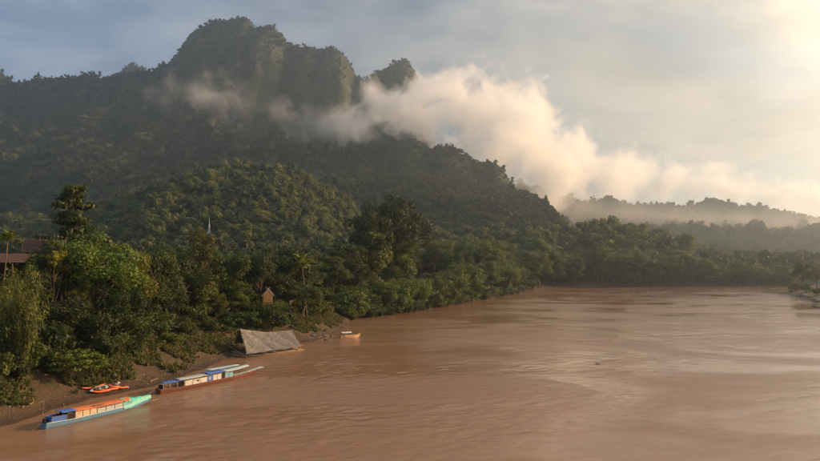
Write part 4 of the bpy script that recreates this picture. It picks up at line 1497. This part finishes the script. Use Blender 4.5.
thatch(rL, rR, eL, eR, 0.55, 'thatch_slope')
thatch(rL, rR, bL, bR, 0.55, 'thatch_slope')
MB().tube([rL - np.array((0.5, 0.4, 0)), (rL + rR) / 2 - np.array((0, 0, 0.58)), rR + np.array((0.3, 0.3, 0))], 0.07, 6).part('ridge_pole', M_WOOD, o)
for a, b in ((rL, eL), (rL, bL), (rR, eR), (rR, bR)):
    dv = (b - a)
    MB().tube([a - dv * 0.04, b + dv * 0.06], 0.06, 6).part('rafter', M_WOOD, o)
ax = (eR - eL) / np.linalg.norm(eR - eL)
pp = np.array((-ax[1], ax[0], 0))
for i in range(11):
    st = eL + pp * (-0.5 + i * 0.62) - ax * rg.uniform(0.6, 1.6)
    en = eR + pp * (-0.5 + i * 0.62) + ax * rg.uniform(0.2, 1.0)
    st[2] = en[2] = 0.10
    MB().tube([st, en], 0.16, 7).part('raft_pole', M_WOOD, o, True)
for i in range(5):
    c = eL + ax * (1.0 + i * (np.linalg.norm(eR - eL) - 2) / 4)
    c2 = c + pp * 6.0
    c[2] = c2[2] = 0.30
    MB().tube([c - pp * 0.8, c2], 0.08, 6).part('cross_beam', M_PALEWOOD, o, True)
for u in (0.03, 0.35, 0.68, 0.97):
    for a0, a1 in ((rL, rR), (eL, eR)):
        q = a0 + (a1 - a0) * u
        MB().tube([(q[0], q[1], 0.1), (q[0], q[1], q[2] - 0.1 - (0.3 * math.sin(math.pi * u) if a0 is rL else 0))], 0.06, 6).part('post', M_WOOD, o)
edge0, edge1 = eL + np.array((2.5, 3.2, -0.15)), eR + np.array((0.3, 0.2, 0.25))
MB().tube([edge0 - pp * 0.6, edge1 - pp * 0.5], 0.075, 6).part('eave_pole', M_WOOD, o, True)
# poles lying between the raft and the bank
for i, (a, b, c_, d_, z0, z1) in enumerate(((221, 339, 240, 329, 2.8, 4.6), (224, 340, 246, 352, 2.6, 0.5), (228, 345, 247, 358, 2.0, 0.2), (236, 352, 262, 352, 0.7, 0.4))):
    p0, p1 = gnd(a, b, z0), gnd(c_, d_, z1)
    cc = (p0 + p1) / 2
    lab = ['long bamboo pole rising from the bank to the thatched gable', 'pole leaning from the bank under the thatched gable', 'mooring pole slanting down to the water left of the raft', 'short pole at the front left corner of the raft'][i]
    link('pole', MB().tube([p0 - cc, p1 - cc], 0.06, 6).mesh('pole', M_WOOD), None, cc, label=lab, category='pole', group='poles by the raft')

# ------------------------------------------------------------------ the small boat by the point
a, b = gnd(340, 338.5), gnd(360, 337)
o = thing('small_boat', 'small boat with white canopy and pale orange deck near the wooded bank', 'boat', (a + b) / 2, math.atan2(b[1] - a[1], b[0] - a[0]))
L2 = float(np.linalg.norm(b - a))
make_hull(o, L2, 1.3, plain('pale_orange_hull', (0.62, 0.36, 0.20), 0.6, 0.2), M_CREAM, M_CREAM)
roof_sheet(o, L2, 1.3, -L2 * 0.46, L2 * 0.02, 1.35, 1.30, 0.22, 0.05, M_WHITE, 'canopy', 0.05, 3)
for x_ in (-L2 * 0.44, -L2 * 0.02):
    for sg in (-1, 1):
        MB().tube([(x_, sg * 0.45, 0.3), (x_, sg * 0.45, 1.33)], 0.03, 5).part('canopy_post', M_WOOD, o)
MB().box((-L2 * 0.2, 0, 0.5), (0.9, 0.7, 0.35)).part('seat_box', M_WHITE, o)
MB().box((L2 * 0.2, 0, 0.52), (L2 * 0.42, 0.85, 0.05)).part('deck', M_CREAM, o)


# ------------------------------------------------------------------ kayaks on the bank
def hit(px, py):
    """where the sight line meets the near bank"""
    Y = np.arange(55.0, 200.0, 0.25)
    r = ray(px, py)
    P = np.array((0, 0, CAM_H))[None] + r[None] * (Y / r[1])[:, None]
    k = np.argmax(P[:, 2] <= ground_h(P[:, 0], P[:, 1]))
    return P[k]


def kayak(px, py, z, rz, tilt, mat, label, length=3.2, pitch=0.0):
    p = hit(px, py)
    ux, uy = math.cos(rz) * length * 0.4, math.sin(rz) * length * 0.4
    g0, g1 = gz(p[0] - ux, p[1] - uy), gz(p[0] + ux, p[1] + uy)
    g = max((g0 + g1) / 2, gz(p[0], p[1]))
    o = thing('kayak', label, 'kayak', (p[0], p[1], g + 0.06 + z), rz, 'kayaks pulled up on the bank')
    o.rotation_euler = (tilt, -math.atan2(g1 - g0, length * 0.8), rz)
    mb = MB()
    rings = []
    for t in np.linspace(-1, 1, 17):
        w_ = 0.40 * max(0.03, (1 - abs(t) ** 2.3)) ** 0.8
        rk = 0.16 * abs(t) ** 3
        x_ = t * length / 2
        rings.append([(x_, w_ * math.cos(a_), rk + 0.12 + 0.17 * (0.25 + 0.75 * (1 - abs(t) ** 3)) * math.sin(a_) * (1.0 if math.sin(a_) < 0 else 0.8)) for a_ in np.linspace(0, 2 * np.pi, 13)[:-1]])
    mb.loft(rings, True, True)
    mb.part('hull', mat, o, True)
    for cxk in (-0.55, 0.5):
        cm = MB()
        cm.loft([[(cxk + 0.36 * s_ * math.cos(a_), 0.22 * s_ * math.sin(a_), zz_) for a_ in np.linspace(0, 2 * np.pi, 11)[:-1]] for s_, zz_ in ((1.08, 0.262), (1.0, 0.285), (0.86, 0.275))], True, False)
        cm.loft([[(cxk + 0.31 * math.cos(a_), 0.19 * math.sin(a_), 0.272) for a_ in np.linspace(0, 2 * np.pi, 11)[:-1]], [(cxk + 0.01 * math.cos(a_), 0.01 * math.sin(a_), 0.262) for a_ in np.linspace(0, 2 * np.pi, 11)[:-1]]], True, False)
        cm.part('cockpit', M_BLACK, o)
    MB().box((-0.85, 0, 0.36), (0.06, 0.32, 0.22), ry=-0.2).part('seat_back', M_BLACK, o)
    return o


kayak(93, 388.5, 0.0, 0.95, 0.1, M_KAYAKR, 'orange kayak lying farthest left and highest on the bank')
kayak(99, 390.5, 0.08, 1.12, 0.9, M_KAYAKG, 'grey kayak tipped on its side between the orange kayaks')
kayak(104, 392.5, 0.0, 0.98, 0.2, M_KAYAK, 'orange kayak just right of the grey one', 3.4)
kayak(111, 391.0, 0.0, 1.0, -0.3, M_KAYAK, 'orange kayak in the middle of the right-hand pile', 3.3)
kayak(118, 390.0, 0.22, 0.55, 0.15, M_KAYAKR, 'red-orange kayak farthest right in the pile', 2.7)
p = hit(117, 387.5)
link('life_jacket', MB().box((0, 0, 0.1), (0.5, 0.4, 0.18), 0.4).box((0.1, 0.2, 0.24), (0.34, 0.26, 0.14), 1.0).mesh('life_jacket', M_WHITE), None, (p[0], p[1], gz(p[0], p[1]) + 0.3), label='pale bundle lying on top of the right-hand kayak pile', category='bundle')


# ------------------------------------------------------------------ houses, hut and spire
def house(px0, px1, ridge_y, Y, drop, half_depth, label, base_z, wall, roofm, rows=7, gable=True):
    """house with its ridge across the view, roof of tile courses"""
    a, b = at(px0, ridge_y, Y), at(px1, ridge_y + 1.2, Y + 3)
    c = (a + b) / 2
    dv = b - a
    L_ = float(np.linalg.norm(dv[:2]))
    H = c[2] - base_z
    o = thing('house', label, 'house', (c[0], c[1], base_z), math.atan2(dv[1], dv[0]))
    ez = H - drop
    MB().box((0, 0, ez / 2 + 0.2), (L_ - 1.0, 2 * half_depth - 1.0, ez)).part('wall', wall, o)
    for sg in (-1, 1):
        gm = MB()
        x_ = sg * (L_ / 2 - 0.52)
        gm.loft([[(x_ + dx, -half_depth + 0.5, ez), (x_ + dx, half_depth - 0.5, ez), (x_ + dx, 0, H - 0.25)] for dx in (-0.06, 0.06)], True, True)
        gm.part('gable_wall', wall, o)
        for s2 in (-1, 1):
            MB().loft([[(sg * (L_ / 2 + 0.02) + dx, 0, H + 0.08), (sg * (L_ / 2 + 0.02) + dx, s2 * (half_depth + 0.1), ez + 0.02), (sg * (L_ / 2 + 0.02) + dx, s2 * (half_depth + 0.1), ez - 0.24), (sg * (L_ / 2 + 0.02) + dx, 0, H - 0.2)] for dx in (-0.04, 0.04)], True, True).part('bargeboard', M_WOOD, o)
    for s2 in (-1, 1):
        rf = MB()
        for r_ in range(rows):
            v0, v1 = r_ / rows, (r_ + 1.15) / rows
            y0_, y1_ = s2 * half_depth * 1.08 * v0, s2 * half_depth * 1.08 * v1
            z0_, z1_ = H - drop * 1.08 * v0 + 0.03, H - drop * 1.08 * v1 + 0.09
            A = [(-L_ / 2, y0_, z0_), (L_ / 2, y0_, z0_), (L_ / 2, y1_, z1_), (-L_ / 2, y1_, z1_)]
            rf.loft([A, [(q[0], q[1], q[2] - 0.07) for q in A]], True, True)
        rf.part('roof', roofm, o)
    for i in range(3):
        xw = -L_ / 2 + L_ * (i + 0.7) / 3.4
        wn = MB().box((xw, -half_depth + 0.48, ez - 1.2), (1.0, 0.08, 1.2)).part('window', M_DARKIN, o)
        MB().box((xw, -half_depth + 0.44, ez - 0.55), (1.2, 0.08, 0.1)).box((xw, -half_depth + 0.44, ez - 1.85), (1.2, 0.08, 0.1)).part('frame', M_WOOD, wn)
    return o, L_, H


house(24, 66, 238.5, 104, 2.2, 3.4, 'house with brown tiled gable roof rising behind the left trees', 7.0, M_TEAKWALL, M_TILE)

# veranda building in front of it at the left edge
a, b = at(-40, 258, 88), at(29, 258, 90)
c = (a + b) / 2
bz = gz(c[0], c[1]) - 0.3
o = thing('veranda', 'open veranda with long red-brown lean-to roof and railings at the left edge', 'veranda', (c[0], c[1], bz), math.atan2(b[1] - a[1], b[0] - a[0]))
Lv = float(np.linalg.norm((b - a)[:2]))
zt = at(10, 253.5, 90)[2] - bz
zb_ = at(10, 262.5, 88)[2] - bz
rf = MB()
for r_ in range(5):
    v0, v1 = r_ / 5.0, (r_ + 1.1) / 5.0
    A = [(-Lv / 2, 1.6 - 3.4 * v0, zt + (zb_ - zt) * v0), (Lv / 2, 1.6 - 3.4 * v0, zt + (zb_ - zt) * v0), (Lv / 2, 1.6 - 3.4 * v1, zt + (zb_ - zt) * v1 + 0.06), (-Lv / 2, 1.6 - 3.4 * v1, zt + (zb_ - zt) * v1 + 0.06)]
    rf.loft([A, [(q[0], q[1], q[2] - 0.06) for q in A]], True, True)
rf.part('roof', M_TILE, o)
z_r1, z_r2 = at(20, 274.5, 87)[2] - bz, at(20, 294, 87)[2] - bz
MB().box((0, 0.0, z_r1 - 1.05), (Lv, 3.6, 0.16)).part('upper_floor', M_TEAKWALL, o)
MB().box((1.1, 0.0, z_r2 - 1.3), (Lv + 2.2, 3.8, 0.16)).part('lower_floor', M_TEAKWALL, o)
MB().box((0, 1.5, zt / 2), (Lv - 0.2, 0.12, zt - 0.3)).part('back_wall', M_TEAKWALL, o)
MB().box((1.3, -1.82, z_r1), (Lv + 2.6, 0.09, 0.09)).part('railing', M_WOOD, o)
MB().box((1.3, -1.82, z_r2), (Lv + 2.6, 0.10, 0.10)).part('railing', M_PALEWOOD, o)
for i in range(7):
    x_ = -Lv / 2 + 0.3 + i * (Lv + 1.8) / 6
    zt_ = zb_ if x_ < Lv / 2 else z_r1
    MB().box((x_, -1.7, zt_ / 2), (0.13, 0.13, zt_)).part('post', M_WOOD, o)

# small gabled hut among the trees
p = at(268, 303, 147)
g_ = gz(p[0], p[1])
o = thing('hut', 'small orange-brown wooden hut with crossed white gable boards among the trees', 'hut', (p[0], p[1], g_), 0.25)
H = at(268, 288.5, 147)[2] - g_
for i in range(6):
    MB().box((-0.95 + i * 0.38, 0, H / 2 - 0.75), (0.36, 0.06, H - 1.5)).part('wall_board', M_HUTWOOD, o)
MB().loft([[(-1.15, y_, H - 1.5), (1.15, y_, H - 1.5), (0, y_, H - 0.15)] for y_ in (-0.03, 0.03)], True, True).part('gable_wall', M_HUTWOOD, o)
MB().box((0, 1.5, H / 2 - 0.75), (2.2, 2.9, H - 1.6)).part('room', M_TEAKWALL, o)
for s2 in (-1, 1):
    MB().loft([[(-s2 * 0.45, y_, H + 0.45), (s2 * 1.55, y_, H - 1.75), (s2 * 1.48, y_, H - 1.93), (-s2 * 0.52, y_, H + 0.27)] for y_ in ((-0.22, -0.14) if s2 > 0 else (-0.13, -0.05))], True, True).part('gable_board', M_WHITE, o)
    MB().loft([[(0, y_, H + 0.02), (s2 * 1.5, y_, H - 1.7), (s2 * 1.46, y_, H - 1.8), (0, y_, H - 0.1)] for y_ in (-0.04, 3.1)], True, True).part('roof', M_PALEWOOD, o)

# white spire on the hill foot
Ys = SPIRE[2]
q = at(209, 234, Ys)
sz = float(surface_z(np.array([q[0]]), np.array([q[1]]))[0])
q2 = at(209, 217, Ys)
hh = q2[2] - sz + 1.0
o = thing('stupa', 'slender white stupa spire above the trees at the foot of the hill', 'stupa', (q[0], q[1], sz - 1.0))
W = 22 / 7.0 / F * Ys * 0.6
for i, (s_, z0_, z1_) in enumerate(((1.5, 0, 0.16), (1.15, 0.16, 0.28), (0.85, 0.28, 0.38))):
    MB().box((0, 0, hh * (z0_ + z1_) / 2), (W * s_, W * s_, hh * (z1_ - z0_) + 0.004 * i)).part('base_tier', M_STUPA, o)
MB().tube([(0, 0, hh * z_) for z_ in (0.37, 0.42, 0.50, 0.58, 0.64)], [W * r_ for r_ in (0.34, 0.42, 0.40, 0.30, 0.20)], 14).part('bell', M_STUPA, o, True)
MB().tube([(0, 0, hh * z_) for z_ in (0.63, 0.72, 0.84, 1.0)], [W * r_ for r_ in (0.21, 0.16, 0.10, 0.02)], 12).part('spire', M_STUPA, o, True)

# ------------------------------------------------------------------ labels that tell row members apart
SHAPE = {'broad': 'rounded', 'tall': 'narrow', 'bamboo': 'feathery', 'bush': 'low round', 'feather': 'flat-topped'}
COLOUR = {LIME: 'bright green', MIDG: 'mid-green', DARK: 'dark', OLIVE: 'olive', BLUEG: 'blue-green'}
LEFT_ZONES = [(40, 'below the left-edge roofs'), (130, 'behind the blue boat'), (235, 'behind the red boat'), (312, 'behind the thatched raft'), (999, 'near the small white-topped boat')]
POINT_ZONES = [(400, 'near half of the point'), (460, 'middle of the point'), (999, 'outer end of the point')]
FAR_ZONES = [(610, 'left third'), (700, 'middle third'), (999, 'right third')]
PHRASE = {'trees of the wood behind the left bank': ('tree in the back wood', LEFT_ZONES), 'undergrowth along the left bank top': ('undergrowth bush', LEFT_ZONES), 'trees of the wood on the river point': ('tree in the inner wood', POINT_ZONES),
          'thicket clumps along the point': ('waterside thicket clump', POINT_ZONES), 'bushes at the waterline of the point': ('bush at the waterline', POINT_ZONES), 'front row of trees on the far bank': ('tree in the far-bank front row', FAR_ZONES)}
ORD = ['leftmost', 'second', 'third', 'fourth', 'fifth', 'sixth', 'seventh', 'eighth', 'ninth', 'tenth', 'eleventh', 'twelfth']
kinds = {}
for g, px_, kd, tn, ob in sorted(ROWS, key=lambda r: r[1]):
    ph, zones = PHRASE[g]
    zn = next(z for lim, z in zones if px_ < lim)
    kinds.setdefault('%s %s %s, %s' % (COLOUR.get(tn, 'fresh green'), SHAPE[kd], ph, zn), []).append(ob)
for lab, obs in kinds.items():
    for i, ob in enumerate(obs):
        ob['label'] = lab if len(obs) == 1 else lab + (', leftmost of these' if i == 0 else ', %s from left' % ORD[min(i, 11)])

# ------------------------------------------------------------------ small things on the bank and in the water
drift = [((96, 376), (104, 382), 2.2, 'pale bent stick lying on the weeds above the kayaks'), ((232, 352), (250, 360), 0.3, 'dark log at the water left of the raft'),
         ((150, 383), (158, 379), 0.7, 'driftwood log on the mud behind the red boat stern'), ((318, 339), (330, 335), 0.3, 'log on the red mud right of the raft'), ((22, 409), (34, 403), 0.9, 'branch on the muddy slope left of the blue boat')]
for i, ((a, b), (c_, d_), z_, lab) in enumerate(drift):
    p0, p1 = hit(a, b), hit(c_, d_)
    p0[2], p1[2] = gz(p0[0], p0[1]) + 0.1, gz(p1[0], p1[1]) + 0.12
    cc = (p0 + p1) / 2
    u = p1 - p0
    nn = np.array((-u[1], u[0], 0)) * 0.06
    mb = MB().tube([p0 - cc, (p0 - cc) * 0.3 + nn, (p1 - cc) * 0.4 - nn, p1 - cc], [0.12, 0.10, 0.08, 0.04], 7)
    mb.tube([(p1 - cc) * 0.4 - nn, (p1 - cc) * 0.55 + nn * 3 + np.array((0, 0, 0.25))], [0.05, 0.02], 5)
    link('driftwood', mb.mesh('driftwood', M_PALEWOOD if i < 2 else M_WOOD, True), None, cc, label=lab, category='driftwood')
p = gnd(597, 364.3)
link('driftwood', MB().tube([(-0.5, 0, -0.02), (0, 0.1, 0.06), (0.55, 0, 0.02)], [0.05, 0.07, 0.03], 6).tube([(0, 0.1, 0.06), (0.2, 0.2, 0.3)], [0.03, 0.01], 5).mesh('driftwood', M_DARKIN, True), None, p, label='tiny dark stick floating in the middle of the river', category='driftwood')


def rock(px, py, z, s, label, seed, group=None):
    p = gnd(px, py, z)
    rg = np.random.RandomState(seed)
    mb = MB()
    rings = []
    for i, th in enumerate(np.linspace(0.08, math.pi - 0.08, 7)):
        rings.append([(s * 1.3 * math.sin(th) * math.cos(a_) * rg.uniform(.8, 1.15), s * math.sin(th) * math.sin(a_) * rg.uniform(.8, 1.15), s * 0.55 * math.cos(th) * rg.uniform(.85, 1.1)) for a_ in np.linspace(0, 2 * np.pi, 10)[:-1]])
    mb.loft(rings, True, True)
    g_ = max(gz(p[0], p[1]), -0.05)
    r = link('rock', mb.mesh('rock', M_STONE), None, (p[0], p[1], g_ + 0.1 * s), rg.uniform(0, 6), label=label, category='rock')
    if group:
        r['group'] = group
    return r


rock(817, 307.5, 0, 1.5, 'dark rock in the water at the right edge', 1)
for i in range(16):
    t_ = i / 15.0
    rock(790 + 30 * t_ + rr.uniform(-2, 2), np.interp(790 + 30 * t_, [790, 797, 820], [295, 298, 303]) - rr.uniform(0.3, 2.0), 0.2, rr.uniform(0.7, 1.7), 'dark boulder on the low right bank, %s' % ('leftmost of its row' if i == 0 else '%s from left' % (ORD + ['thirteenth', 'fourteenth', 'fifteenth', 'sixteenth'])[i]), 40 + i, 'boulders along the right bank')
for i in range(7):
    rock(314 + i * 3.0 + rr.uniform(-1, 1), 336 + rr.uniform(-2, 4), 0.4, rr.uniform(0.25, 0.6), 'brown stone on the mud between raft and small boat, %s' % ('leftmost' if i == 0 else '%s from left' % ORD[i]), 70 + i, 'stones by the small boat')
